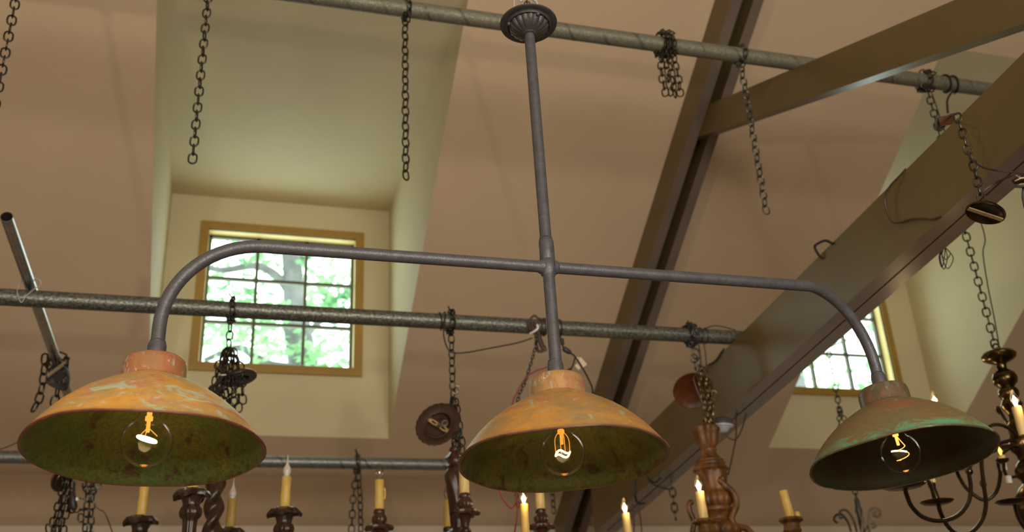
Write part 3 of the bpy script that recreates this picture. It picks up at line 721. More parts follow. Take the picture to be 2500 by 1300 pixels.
tag(m.build('ceiling_canopy', ['redwood', 'redwood']), 'plain red-brown dish canopy behind the brass chain at the tie beam', 'canopy', 'loose canopies')
cord('cord', [at(1698, 812, MY-.035), at(1720, 803, MY-.03), at(1745, 796, MY), at(1772, 800, MY+.03), at(1796, 808, MY+.03), at(1800, 812, MY+.034)], .0024, 'cord_brown', 'brown cord arching over the right end of the middle pipe')
for k, (px_, e_) in enumerate(((1706, 0), (1719, 6))):
    tag(MB().tube(wrap(pipe_x(px_, MY, MZ), MY, MZ, PR+.003, 1.0, .004, -PI/2), .0024, 6).tube(crom([at(px_-1, 838, MY-.022), at(px_+3, 862, MY-.024), at(px_+5, 892, MY-.026), at(px_-6+e_, 915, MY-.03), at(px_-12, 930, MY-.035), at(1722+8*k, 1000, MY-.03), at(1738+2*k, 1010, MY-.03), at(1730, 985, MY-.03)], 6), .0024, 6).build('cord', 'cord_brown'), ('left', 'right')[k]+'-hand one of two thin cords dropping beside the knotted grey chain', 'cord')

# top pipe, right: chain, cord, wooden hook and the long chain of the brass chandelier
xR = pipe_x(2256, TY, TZ); R = PR+.008; p0 = V((xR, TY-.006, TZ-R)); zR = zrow(p0, 846)
m = chain_on(MB(), wrap(xR-.012, TY, TZ, R, 1.7, .03, -PI/2), .0235, .034, .023, .0027, .5, .3)
chain_on(m, [p0, V((xR, p0.y, zR))], ang=.45, **CH)
chain_on(m, [p0+V((-.02, -.012, -.004)), p0+V((-.004, -.018, -.02)), p0+V((.018, -.012, -.004))], .0235, .034, .023, .0027, .5, .3)
tag(m.build('chain', 'chain'), 'long dark chain from the top pipe down to the brass chandelier at the right edge', 'chain', HG)
cord('cord', [V((xR+.010, TY-.012, p0.z-.03)), V((xR+.03, TY-.014, p0.z-.30)), at(2400, 560, TY-.02), at(2400, 620, TY-.02), at(2412, 700, TY-.02), at(2428, 780, TY-.02), at(2440, 850, TY-.02)], .0022, 'cord', 'thin cord hanging beside the long dark chain at the right')
w = wrap(pipe_x(2300, TY, TZ), TY, TZ, PR+.005, 1.7, .055, .6)
cord('cord', w[::3]+[V((w[-1].x-.05, TY-.03, TZ-.06)), at(2313, 245, TY-.03), at(2314, 276, TY-.03)], .0042, 'cord', 'black cord wound twice round the top pipe near the tie beam')
c = at(2306, 296, 1.98)
g = thing('beam_hook', 'small red-brown wooden block with a hook on the top edge of the tie beam', 'hook', c)
m = MB(); ez = (UP*.9-RGT*.2).normalized(); ex = (RGT*.85+UP*.5).normalized(); ex = (ex-ez*ex.dot(ez)).normalized()
m.obox(c, ex*.020, ez*.014, ex.cross(ez)*.014); m.build('block', 'redwood', g)
m = MB(); m.tube(crom([c-ex*.018+ez*.012, c-ex*.026-ez*.004, c-ex*.018-ez*.022, c-ex*.004-ez*.012], 6), .0045, 8); m.build('clasp', 'iron_dark', g)
fc = at(2338, 288, 1.70)
m = chain_on(MB(), [fc, at(2356, 345, 1.70), at(2378, 410, 1.70), at(2392, 470, 1.70), at(2400, 500, 1.70)], .0225, .031, .022, .0024, .5, .25)
m.tube(crom([c+ex*.014+ez*.010, c+ex*.026+ez*.014, (c+fc)/2+ez*.012, fc+ez*.010], 6), .0032, 6)
tag(m.build('chain', 'chain'), 'short dark chain running down the face of the tie beam to the shiny canopy', 'chain', HG)
c = at(2406, 520, 1.70); nC = facing(c, -.46, .20, .86)
g = thing('ceiling_canopy', 'oval-looking shiny canopy with orange reflections below the tie beam at the right', 'canopy', c, 'loose canopies')
m = MB(); disc(m, c, nC, .0445, .014, .003, ring=False); m.build('plate', ['brass_dark', 'brass_dark'], g)
e1, e2 = frame_of(nC, RGT); MB().obox(c-nC*.004, e1*.040, e2*.006, nC*.0012).build('cross_bar', 'bracket', g)  # pale bar added to stand in for streaks mirrored in the plate
MB().lathe([(.010, .014), (.011, .019), (.006, .022), (.005, .032)], c, nC, 16).build('loop_nut', 'brass_dark', g)
cord('cord', [at(2362, 370, 1.69), at(2375, 392, 1.68), at(2398, 408, 1.66), at(2430, 416, 1.62), at(2470, 420, 1.60), at(2505, 428, 1.58), at(2520, 432, 1.57)], .0024, 'cord', 'black cord leaving the short chain towards the right edge across the beam')
cord('cord', [at(2398, 480, 1.69), at(2402, 466, 1.68), at(2430, 448, 1.66), at(2462, 432, 1.62), at(2490, 424, 1.6), at(2515, 440, 1.58)], .0024, 'cord_brown', 'brown cord from the shiny canopy rising to the right edge')
c = at(2492, 440, 1.56)
g = thing('cord_connector', 'dark fitting with a bright collar cut by the right edge beside the beam', 'connector', c)
MB().tube([c+RGT*-.016+UP*-.004, c+RGT*-.004+UP*.002, c+RGT*.02+UP*.004], [.006, .0095, .009], 14).build('socket', 'brass_dark', g)
MB().lathe([(.004, -.004), (.0085, -.003), (.0085, .003), (.004, .004)], c+RGT*-.006+UP*.004, RGT, 16).build('collar', 'chrome', g)
MB().lathe([(.004, .0), (.019, .002), (.0195, .005), (.004, .007)], c+RGT*.004+UP*-.018, UP, 20).build('flange', 'iron_dark', g)
MB().tube(crom([c+RGT*.006+UP*-.018, c+RGT*.005+UP*-.04, c+RGT*.012+UP*-.07, c+RGT*.02+UP*-.09], 5), .0028, 6).build('cable', 'cord', g)

# cords on the tie beam
XB = 1.834
tag(MB().tube(crom([atx(2212, 412, XB+.006), atx(2196, 430, XB-.004), atx(2172, 456, XB-.012), atx(2160, 484, XB-.014), atx(2164, 512, XB-.012), atx(2176, 540, XB-.008), atx(2196, 544, XB-.004), atx(2222, 536, XB-.003), atx(2250, 534, XB-.003), atx(2275, 536, XB-.003), atx(2300, 528, XB-.003)], 6), .0030, 6).build('cord', 'cord_brown'), 'brown cord looping out across the face of the tie beam', 'cord')
tag(MB().tube(crom([atx(2034, 596, XB), atx(2015, 588, XB-.01), atx(1996, 596, XB-.016), atx(1989, 604, XB-.016), atx(1998, 622, XB-.008), atx(2008, 632, XB)], 6), .0046, 6).build('cord', 'cord'), 'short black cord loop sticking out over the upper edge of the tie beam', 'cord')
m = MB(); b = V((1.975, 2.36, LB(2.36)-.006)); b = at(2304, 604, 2.30)
for k in range(4):
    w_ = .008+.003*k; h_ = (.062, .068, .038, .066)[k]; o_ = RGT*(.006*k-.006)
    m.tube(crom([b, b-RGT*w_-UP*h_*.45+o_, b-UP*h_+o_, b+RGT*w_-UP*h_*.5+o_, b+RGT*.004], 6), .0016, 6)
m.tube(crom([b, b-RGT*.02-UP*.012, b-RGT*.035-UP*.008], 5), .0012, 5).tube([b, b+UP*.02], .003, 6)
tag(m.build('cord_bundle', 'cord'), 'small coil of thin black wire hanging under the tie beam at the right', 'cord')
for k, pts in enumerate(([(1740, 935), (1752, 905), (1765, 880), (1782, 858)], [(1700, 905), (1726, 925), (1742, 965), (1752, 1000)], [(1790, 868), (1782, 905), (1790, 950), (1800, 985)])):
    pass
cord('cord', [atx(1706, 908, 1.82), atx(1716, 902, 1.826), atx(1732, 890, 1.832), atx(1748, 880, 1.832), atx(1760, 862, 1.834), atx(1768, 852, 1.836)], .0034, 'cord', 'black cord tied from the pipe hanger over the corner of the tie beam')

# chrome canopy under the tie beam with its cords
c = at(1762, 1040, 3.30); nK = facing(c, -.36, -.06, .93)
g = thing('ceiling_canopy', 'bright chrome canopy with a dark top just under the tie beam, beside the gilt chandelier', 'canopy', c, 'loose canopies')
MB().lathe([(.010, .030), (.030, .028), (.040, .020), (.0445, .004), (.0445, 0)], c, nK, 36).build('shell', 'iron_dark', g)
MB().lathe([(.0445, 0), (.0430, -.004), (.030, -.010), (.022, -.022), (.008, -.026), (.001, -.026)], c, nK, 36, cap=False).build('plate', 'tin', g)
cord('cord', [at(1800, 1008, 3.34), at(1797, 1024, 3.30), at(1797, 1066, 3.28), at(1790, 1105, 3.26), at(1778, 1160, 3.24)], .0034, 'cord_brown', 'brown cord hanging from the tie beam to the scroll of the gilt chandelier')
cord('cord', [at(1822, 1010, 3.34), at(1814, 1040, 3.31), at(1806, 1060, 3.285), at(1796, 1074, 3.28), at(1782, 1072, 3.28), at(1771, 1062, 3.28)], .0030, 'cord_brown', 'brown cord swinging from the tie beam to the chrome canopy')

# chain and wires slung round the foot of the tie beam
b = at(1638, 1166, 4.12); zb = zrow(b, 1284)
m = chain_on(MB(), [b, V((b.x, b.y, zb+.02))], .034, .050, .034, .0040, .1, .1)
hk = [at(1575, 1150, 4.02), at(1583, 1172, 4.02), at(1600, 1186, 4.06), at(1618, 1192, 4.10), at(1634, 1196, 4.12)]
m.tube(crom(hk, 6), .0036, 6).tube(crom([at(1600, 1180, 4.05), at(1612, 1170, 4.06), at(1640, 1160, 4.12)], 6), .003, 6).tube(crom([at(1578, 1158, 4.0), at(1592, 1176, 4.0), at(1606, 1178, 4.02)], 6), .0034, 6)
tag(m.build('chain', 'chain_grey'), 'short chain of big links hanging under the tie beam right of the middle shade', 'chain', HG)
cord('cord', [at(1551, 1160, 3.98), at(1550, 1200, 3.98), at(1553, 1222, 4.0), at(1562, 1231, 4.04), at(1573, 1229, 4.08)], .0052, 'cord', 'thick black cord passing under the tie beam beside the middle shade', n=6)
for k, (a_, b_) in enumerate((((1544, 1232), (1546, 1330)), ((1558, 1234), (1567, 1330)))):
    cord('cord', [at(a_[0], a_[1], 4.05), at((a_[0]+b_[0])/2+3, (a_[1]+b_[1])/2, 4.05), at(b_[0], b_[1], 4.05)], .0030, 'cord_brown', ('left', 'right')[k]+'-hand of two brown wires dropping under the tie beam by the right-leaning lit candle')

# low pipe: hanging chains
xL = pipe_x(872, BY, BZ); R = PR+.008; p0 = V((xL, BY-.006, BZ-R)); zb = zrow(p0, 1330)
m = chain_on(MB(), wrap(xL-.008, BY, BZ, R, 1.4, .016, -PI/2), .0235, .036, .026, .0030, .5, .3)
m.tube([V((xL, BY-.02, BZ+.03)), V((xL-.012, BY-.02, BZ+.062))], .005, 6)
for dx, dy in ((-.016, 0), (.014, -.014)): chain_on(m, [p0+V((dx*.2, dy, 0)), V((xL+dx, BY+dy, BZ-.16)), V((xL+dx*1.5, BY-.006+dy, zb))], .034, .046, .034, .0036, .3+dx*30, .2)
tag(m.build('chain', 'chain_grey'), 'doubled grey chain hanging from the low pipe left of the clear candle bulb', 'chain', HG)
p0 = V((pipe_x(1343, BY, BZ), BY-.01, BZ-PR-.01)); m = chain_on(MB(), wrap(p0.x, BY, BZ, R, 1.2, .012, -PI/2), .0235, .036, .026, .0030, .5, .3)
chain_on(m, [p0, V((p0.x, p0.y, zrow(p0, 1262)))], .030, .042, .030, .0034, .9)
tag(m.build('chain', 'chain_grey'), 'chain hanging from the low pipe, showing below the middle shade by the rafter', 'chain', HG)

# chains at the slanting steel pipe and under the left shade
def on_cross(px): k = line_pt(q1, dq, px); return q1+dq*k
c = on_cross(138); e1, e2 = frame_of(dq, RGT)
m = MB(); Rr = .030
def wrap_on(c, R_, turns, adv, a0): return [c + dq*(adv*i/24/turns) + (e1*math.cos(a0+2*PI*i/24)+e2*math.sin(a0+2*PI*i/24))*R_ for i in range(int(24*turns)+1)]
chain_on(m, wrap_on(c, Rr, 1.6, .03, 0), .030, .046, .032, .0036, .6, .3)
BG = dict(pitch=.036, L=.050, Wd=.036, r=.0037)
chain_on(m, [c-RGT*.042+UP*.006, c-RGT*.046-UP*.05, c-RGT*.060-UP*.13, c-RGT*.095-UP*.20], ang=.2, **BG)
chain_on(m, [c+RGT*.0-UP*.04, c+RGT*.006-UP*.10, c-RGT*.01-UP*.16], ang=.9, **BG)
tag(m.build('chain_bundle', 'chain'), 'black chain slung around the slanting steel pipe, left of the left shade', 'chain', HG)
g = thing('cord_plug', 'black plug bundle with a bright metal bar strapped to the slanting steel pipe', 'plug', c-UP*.06)
cc = c + RGT*.026 - UP*.045 - FWD*.034
MB().obox(cc, (RGT*.8+UP*.6)*.022, (UP*.8-RGT*.6)*.020, FWD*.014).build('body', 'cord', g)
m = MB()
for k in range(7):
    a_ = k*.8; m.tube(crom([cc-RGT*.02+UP*.02, cc+RGT*(.026+.006*math.sin(a_))+UP*(.02*math.cos(a_)), cc+RGT*.022-UP*(.032+.004*k), cc-RGT*(.014+.005*k)-UP*.030, cc-RGT*.028-UP*.004], 6), .0045, 6)
m.build('cable', 'cord', g)
m = MB(); u_ = (RGT*.80+UP*.60)
m.obox(cc+UP*.024-FWD*.018, u_*.036, (UP*.8-RGT*.6)*.0045, FWD*.002).obox(cc+UP*.012-RGT*.006-FWD*.018, u_*.036, (UP*.8-RGT*.6)*.002, FWD*.002); m.build('clip', 'chrome', g)
Yn = 3.75
b = at(168, 1165, Yn)
m = MB(); BN = dict(pitch=.027, L=.037, Wd=.027, r=.0030)
for k, (dx, dy) in enumerate(((-.02, 0), (0, -.015), (.018, -.006), (-.008, -.026))):
    chain_on(m, [b+RGT*dx*.6, b+RGT*(dx-.012)-UP*.08, b+RGT*(dx-.034)-UP*.15, b+RGT*(dx-.042)-UP*.27], ang=.6*k, jit=.3, **BN)
m.tube(crom([b-RGT*.05-UP*.185, b-RGT*.075-UP*.165, b-RGT*.078-UP*.19, b-RGT*.055-UP*.21], 6), .0030, 6)
m.tube(crom([b+RGT*.006-UP*.02, b+RGT*.002-UP*.11, b+RGT*.011-UP*.125, b+RGT*.020-UP*.11, b+RGT*.018-UP*.02], 6), .0034, 6)
tag(m.build('chain_bundle', 'chain'), 'bunched black chain below the left end of the left shade', 'chain', HG)
m = MB(); c = at(152, 1172, Yn+.03); disc(m, c, facing(c, -.5, -.75, .4), .045, .02); tag(m.build('ceiling_canopy', ['walnut2', 'walnut']), 'brown canopy half hidden behind the left shade, above the bunched chain', 'canopy', 'loose canopies')
g = thing('power_cord', 'dark plug with a white cap between the two chains under the left shade', 'cord', at(180, 1225, Yn-.03))
MB().tube([at(178, 1200, Yn-.03), at(177, 1215, Yn-.03), at(180, 1240, Yn-.03), at(182, 1248, Yn-.03)], [.006, .012, .013, .005], 12).build('plug', 'cord', g)
MB().tube([at(183, 1223, Yn-.03), at(191, 1218, Yn-.03)], .0075, 12).build('cap', 'white', g)
MB().tube(crom([at(191, 1218, Yn-.03), at(203, 1219, Yn-.02), at(212, 1228, Yn-.02)], 5), .002, 6).build('cable', 'cord_brown', g)
b = at(222, 1180, Yn+.10); m = MB()
for k, dx in enumerate((-.008, .010)): chain_on(m, [b+RGT*dx, b+RGT*(dx-.008)-UP*.10, b+RGT*(dx*1.6-.018)-UP*.28], ang=.5+k, jit=.2, **BN)
chain_on(m, [b+RGT*(.024*math.cos(t))+UP*(.024*math.sin(t)-.006) for t in [k*.4 for k in range(16)]], .024, .034, .026, .0032, .3, .3)
hkp = [b-RGT*.066-UP*.083, b-RGT*.062-UP*.100, b-RGT*.05-UP*.106]+[b+RGT*(-.042+.004*k)+UP*(-.100+.010*(k % 2)) for k in range(6)]+[b-RGT*.012-UP*.092]
m.tube(crom(hkp, 4), .0026, 6).link(b-RGT*.036-UP*.125, UP, RGT, .036, .026, .003)
tag(m.build('chain', 'chain_grey'), 'doubled grey chain with a coiled hook, hanging to the right of the bunched chain', 'chain', HG)
cord('cord', [b+RGT*.010-UP*.075, b+RGT*.03-UP*.095, b+RGT*.048-UP*.105, b+RGT*.064-UP*.14, b+RGT*.080-UP*.185, b+RGT*.10-UP*.22], .0024, 'cord_brown', 'thin brown cord curving right from the doubled chain under the left shade')
cord('cord', [at(-12, 1100, 3.9), at(2, 1097, 3.9), at(20, 1091, 3.9), at(42, 1081, 3.9), at(70, 1066, 3.9)], .0026, 'cord_brown', 'thin dark cord meeting the left edge behind the rim of the left shade')

# ------------------------------------------------------------------ chandeliers
def atz(x, y, z): v = ray(x, y); return CAM + v*((z-CAM.z)/v.z)
def kpx(P): e = V(P)-CAM; return e.dot(FWD)/FPX*1.03                    # metres per photo pixel at P
def sleeve_prof(r, h): return [(r*.9, 0), (r, .001), (r*1.03, h*.3), (r*.97, h*.62), (r, h-.002), (r*.93, h), (r*.4, h)]
def flame_prof(r, h):
    pr = [(.32, 0), (.42, .06), (.72, .16), (.95, .30), (1, .40), (.93, .52), (.74, .68), (.46, .84), (.22, .95), (.05, 1)]
    return [(r*a, h*b) for a, b in pr]
def milk_prof(r, h):
    pr = [(.5, 0), (.62, .04), (.90, .14), (1, .24), (.92, .36), (.66, .46), (.40, .54), (.25, .64), (.15, .78), (.08, .92), (.02, 1)]
    return [(r*a, h*b) for a, b in pr]
def candle(parent, base, r, h, kind, mat='candle', lean=(0, 0)):
    ax = V((lean[0], lean[1], 1)).normalized(); base = V(base)
    def wob(rr, z, t, i): return rr*(1+.035*math.sin(3*t+i*1.3)), z
    MB().lathe(sleeve_prof(r, h), base, ax, 24, mod=wob).build('candle_sleeve', mat, parent)
    tip = base + ax*(h-.001)
    if kind == 'milk':
        pr = milk_prof(r*.82, r*4.9)
        MB().lathe(pr, tip, ax, 20, mod=lambda rr, z, t, i: (rr, z)).build('bulb', 'milk', parent)
    elif kind in ('clear', 'lit', 'amber'):
        b = MB().lathe(flame_prof(r*.86, r*3.9), tip, ax, 24, cap=False).build('bulb', 'glass_small', parent)
        if kind == 'clear': MB().tube(crom([tip, tip+ax*r*.8+RGT*r*.15, tip+ax*r*1.5-RGT*r*.12, tip+ax*r*1.9], 5), r*.10, 6).build('filament', 'chrome', parent)
        else:
            MB().lathe([(r*.12, 0), (r*.26, r*.5), (r*.48, r*1.1), (r*.52, r*1.45), (r*.36, r*1.9), (r*.14, r*2.3), (r*.02, r*2.6)], tip, ax, 12).build('filament', 'flame' if kind == 'lit' else 'amber', parent)
            if kind == 'lit': light('candle_light', 'POINT', tip+ax*r*1.4+V((0, -.03, 0)), .35, (1, .66, .32), .012)
def cup(parent, base, prof, mat, k, lobes, lip, amp, drop, seg=64, flute=None, name='candle_cup', ph=0.0):
    def mod(r, z, t, i):
        c = math.cos(lobes*t+ph)
        if lip[0] <= i <= lip[1]: r *= 1+amp*c; z -= drop*k*max(c, 0)
        if flute and flute[0] <= i <= flute[1]: r *= 1+flute[3]*math.cos(flute[2]*t)
        return r, z
    return MB().lathe([(a*k, b*k) for a, b in prof], base, (0, 0, 1), seg, mod=mod, hint=RGT).build(name, mat, parent)
def arm_to(root, hub, tipp, r, mat, sag=.07, name='arm'):
    d = V(tipp)-V(hub); h = V((d.x, d.y, 0))
    P = [hub, hub+h*.25+V((0, 0, -sag*.7)), hub+h*.55+V((0, 0, -sag)), hub+h*.88+V((0, 0, d.z*.25-sag*.5)), hub+h*1.0+V((0, 0, d.z*.6)), tipp]
    return MB().tube(crom(P, 6), r, 12).build(name, mat, root)
CUP_A = [(8, 1), (15, 2), (24, 1), (32, -2), (36, -8), (34, -15), (28, -13), (21, -19), (18, -28), (17, -34), (21, -40), (23, -48), (21, -56), (15, -62), (14, -70), (13.5, -98), (17, -101), (19, -104), (18, -110), (10, -114)]
CUP_B = [(6, 2), (11, 3), (12.5, 1), (13, -6), (12, -8), (14.5, -12), (16.5, -18), (16, -25), (13.5, -29), (20, -31), (30, -34), (31, -38), (28, -43), (18, -45), (12, -51), (9, -62), (8, -70), (12, -75), (12.5, -80), (8, -86)]
CUP_C = [(10, 0), (18, 2), (25, 0), (26, -5), (22, -8), (17, -12), (18, -20), (20, -28), (15, -36), (10, -42)]

# A: the twisted-column chandelier of dark walnut
ctrA = at(522, 1246, MY)
A = thing('chandelier', 'dark carved chandelier with a barley-twist column, mostly behind the left shade', 'chandelier', ctrA-V((0, 0, .30)), 'chandeliers hanging from the middle pipe')
kA = kpx(ctrA); zt = zrow(ctrA, 1118)
tw = MB(); n = 64; pr = [(.012, zt-ctrA.z+.02), (.024, zt-ctrA.z+.01)] + [(.0245, zt-ctrA.z-(.42*i/n)) for i in range(n+1)] + [(.01, zt-ctrA.z-.43)]
rings = []
def twist(r, z, t, i): return r*(1+.30*math.cos(2*(t-z*2*PI/.155))), z
tw.lathe(pr, ctrA, (0, 0, 1), 32, mod=lambda r, z, t, i: twist(r, z, t, i) if i > 1 else (r, z), hint=RGT).build('column', 'walnut', A)
MB().lathe([(.004, 0), (.016, -.004), (.016, -.018), (.010, -.022)], (ctrA.x, ctrA.y, zt+.045), (0, 0, 1), 20).tube([V((ctrA.x, ctrA.y, zt+.05)), V((ctrA.x, ctrA.y, zt+.01))], .008, 10).build('finial', 'iron_dark', A)
zc = at(345, 1262, MY-.02).z; hub = V((ctrA.x, ctrA.y, zc-.19))
for px_, py_, kind in ((345, 1262, 'milk'), (470, 1196, 'milk'), (695, 1242, 'milk'), (562, 1291, 'milk')):
    b = atz(px_, py_, zc); a_ = arm_to(A, hub, b+V((0, 0, -.145)), .016, 'walnut', .05)
    cup(a_, b, CUP_A, 'walnut', kA, 4, (2, 6), .16, 7, flute=(10, 15, 8, .07), ph=(.6 if px_ == 470 else 0))
    candle(a_, b, .0148, .094 if px_ != 345 else .10, kind, 'candle_dim' if px_ == 562 else 'candle', ((.02, 0) if px_ == 695 else (.01, 0)))
m = MB().lathe([(.01, .03), (.05, .02), (.065, -.01), (.05, -.04), (.02, -.06)], hub, (0, 0, 1), 32).build('hub', 'walnut', A)

# B: red-brown carved chandelier
ctrB = V((xB+.005, MY, at(1109, 1180, MY).z)); kB = kpx(ctrB)
B = thing('chandelier', 'red-brown carved chandelier with a leaf-carved stem, left of the middle shade', 'chandelier', ctrB-V((0, 0, .25)), 'chandeliers hanging from the middle pipe')
def zB(y): return zrow(ctrB, y)-ctrB.z
PB = [(4, 1094), (13, 1094), (15, 1099), (13, 1105), (16, 1109), (20, 1114), (24, 1120), (20, 1124), (18, 1132), (20, 1137), (22, 1140), (17, 1144), (22, 1150), (27, 1160), (27.5, 1170), (26, 1182), (24, 1196), (21, 1212), (18, 1232), (16, 1252), (14, 1274), (13, 1290), (18, 1296), (30, 1303), (34, 1312), (26, 1330), (10, 1350)]
def carve(r, z, t, i):
    if 5 <= i <= 6: return r*(1+.10*math.cos(6*t)), z
    if 12 <= i <= 21: return r*(1+.11*math.cos(3*(t+z*9))+.05*math.cos(9*(t+z*9))), z
    return r, z
MB().lathe([(a*kB, zB(b)) for a, b in PB], ctrB, (0, 0, 1), 72, mod=carve, hint=RGT).build('stem', 'walnut2', B)
zc = at(926, 1248, MY-.02).z; hub = ctrB+V((0, 0, zB(1312)))
for px_, py_, kind, mt in ((926, 1248, 'clear', 'candle'), (1134, 1209, 'clear', 'candle_pale'), (1320, 1247, 'milk', 'candle_pale'), (1094, 1291, 'clear', 'candle')):
    b = atz(px_, py_, zc); a_ = arm_to(B, hub, b+V((0, 0, -.115)), .012, 'walnut2', .06)
    cup(a_, b, CUP_B, 'walnut2', kB, 6, (9, 12), .09, 3, flute=(5, 7, 8, .06))
    candle(a_, b, .0150, .098, kind, mt)
    if px_ == 926: MB().tube(crom([b+RGT*.0165+V((0, 0, .072)), b+RGT*.0178+V((0, 0, .060)), b+RGT*.0185+V((0, 0, .050)), b+RGT*.0165+V((0, 0, .036))], 4), .0028, 8).build('wax_drip', 'candle', a_)

# C: worn gilt chandelier
ctrC = V((xC+.012, MY, at(1722, 1150, MY).z)); kC = kpx(ctrC)
Cc = thing('chandelier', 'gilt brown carved chandelier with a baluster stem and scroll, right of the middle shade', 'chandelier', ctrC-V((0, 0, .25)), 'chandeliers hanging from the middle pipe')
def zC(y): return zrow(ctrC, y)-ctrC.z
PC = [(6, 1040), (24, 1040), (32, 1045), (33, 1052), (29, 1060), (26, 1072), (24, 1084), (20, 1092), (18, 1096), (20, 1099), (19, 1104), (22, 1112), (28, 1120), (33, 1126), (32, 1130), (37, 1134), (36, 1138), (41, 1143), (42, 1149), (36, 1154), (36, 1160), (34, 1174), (32, 1190), (31, 1200), (35, 1204), (40, 1212), (42, 1222), (40, 1232), (35, 1239), (38, 1243), (38, 1250), (33, 1255), (27, 1262), (26, 1270), (32, 1276), (44, 1284), (50, 1294), (48, 1308), (30, 1330), (8, 1345)]
def carveC(r, z, t, i):
    if 1 <= i <= 6: return r*(1+.07*math.cos(8*t)), z
    if 20 <= i <= 23: return r*(1+.06*math.cos(6*t+z*14)), z
    if 24 <= i <= 28: return r*(1-.09*(1-abs(math.sin(6*t)))), z
    if 34 <= i <= 37: return r*(1+.08*math.cos(10*t)), z
    return r, z
MB().lathe([(a*kC, zC(b)) for a, b in PC], ctrC, (0, 0, 1), 96, mod=carveC, hint=RGT).build('stem', 'gilt', Cc)
MB().tube([ctrC+V((.012*math.cos(t), 0, zC(1036)+.012*math.sin(t))) for t in [PI*2*i/16 for i in range(16)]], .0032, 8, True).build('ring', 'chain_brass', Cc)
sc_ = [(1764, 1166), (1758, 1174), (1770, 1186), (1784, 1198), (1795, 1215), (1797, 1235), (1791, 1252), (1786, 1268), (1796, 1284), (1822, 1292), (1836, 1306)]
MB().tube(crom([at(a, b, MY-.05) for a, b in sc_], 5), [.0085]*5+[.010]*5+[.012]*5+[.0125]*15+[.0115]*10+[.012]*11, 12).sphere(at(1764, 1170, MY-.05), .0125, 14).build('scroll', 'gilt', Cc)
MB().tube(crom([at(a, b, MY+.05) for a, b in ((1690, 1226), (1682, 1232), (1684, 1250), (1694, 1275), (1690, 1300))], 5), .010, 10).build('scroll', 'gilt', Cc)
zc = at(1718, 1270, MY-.20).z; hub = ctrC+V((0, 0, zC(1312)))
for px_, py_, kind, ln, mt in ((1719, 1270, 'lit', (-.04, 0), 'candle_pale'), (1536, 1318, 'lit', (-.05, 0), 'candle_pale'), (1930, 1266, '', (-.13, 0), 'candle')):
    b = atz(px_, py_, zc); a_ = arm_to(Cc, hub, b+V((0, 0, -.05)), .014, 'gilt', .05)
    cup(a_, b, CUP_C, 'gilt', kC, 8, (1, 4), .05, 1)
    candle(a_, b, .0145, .092, kind, mt, ln)
    if px_ == 1930: MB().lathe(sleeve_prof(.0095, .020), b+RGT*.024, (0, 0, 1), 16).build('candle_stub', 'candle', a_)

# D: one lit candle of another fixture rising from below the picture
b = at(1284, 1322, 3.0)
Dd = thing('candle_fixture', 'slim lit candle below the left half of the middle shade, beside the red cord', 'candle light', b-V((0, 0, .2)))
cup(Dd, b, CUP_B, 'walnut2', kpx(b), 6, (9, 12), .09, 3); candle(Dd, b, .0128, .112, 'lit', 'candle')
arm_to(Dd, b+V((-.02, .15, -.2)), b+V((0, 0, -.10)), .011, 'walnut2', .03)

# E: brass chandelier at the right edge
xE = xR+.004; YE = TY-.006
cE = V((xE, YE, zR)); kE = kpx(cE)
Eb = thing('chandelier', 'aged brass chandelier with curling arms and drip pans, cut by the right edge', 'chandelier', cE-V((0, 0, .60)), None)
def zE(y): return zrow(cE, y)-cE.z
PE = [(3, 858), (14, 858), (34, 862), (39, 868), (37, 876), (28, 882), (14, 888), (11, 894), (11, 902), (15, 906), (24, 913), (28, 924), (26, 936), (18, 944), (15, 947), (20, 951), (23, 958), (22, 968), (17, 975), (21, 982), (24, 990), (20, 1000), (13, 1008), (12, 1020), (17, 1030), (22, 1040), (22, 1062), (27, 1070), (30, 1084), (26, 1100), (18, 1110), (16, 1124), (24, 1134), (30, 1146), (30, 1162), (22, 1172), (20, 1180), (32, 1192), (46, 1215), (50, 1240), (46, 1268), (30, 1290), (14, 1300), (8, 1320)]
MB().lathe([(a*kE, zE(b_)) for a, b_ in PE], cE, (0, 0, 1), 40).build('stem', 'brass', Eb)
MB().tube([cE+V((.014*math.cos(t), 0, zE(850)+.014*math.sin(t))) for t in [PI*2*i/18 for i in range(18)]], .0030, 8, True).build('loop', 'brass_dark', Eb)
def px_path(pts, Y0, Y1): n_ = len(pts)-1; return [at(p[0], p[1], Y0+(Y1-Y0)*i/n_) for i, p in enumerate(pts)]
def E_arm(pts, Y0, Y1, r=.0062): return MB().tube(crom(px_path(pts, Y0, Y1), 7), r, 12).build('arm', 'brass_dark', Eb)
def pan(parent, P, r): MB().lathe([(.003, -.006), (r*.35, -.006), (r*.8, -.002), (r, .004), (r*.97, .006), (r*.6, .003), (.004, .002)], P, (0, 0, 1), 32).build('drip_pan', 'brass_dark', parent)
a1 = E_arm([(2207, 1186), (2213, 1208), (2226, 1238), (2254, 1264), (2296, 1273), (2338, 1260), (2364, 1228), (2370, 1190), (2366, 1150), (2380, 1120), (2420, 1098), (2470, 1090), (2500, 1092)], YE-.30, YE); pan(a1, at(2206, 1190, YE-.30), .058)
MB().sphere(at(2366, 1152, YE-.105), .0115, 12).build('knop', 'brass', a1); candle(a1, at(2206, 1184, YE-.30), .0135, .075, 'clear', 'candle_pale')
a2 = E_arm([(2334, 1146), (2342, 1166), (2362, 1196), (2402, 1222), (2432, 1202), (2442, 1160), (2438, 1124), (2462, 1096), (2506, 1084)], YE+.22, YE); pan(a2, at(2333, 1146, YE+.22), .05)
candle(a2, at(2290, 1000, YE+.24)*0+at(2333, 1140, YE+.22), .0135, .07, 'lit', 'candle_pale')
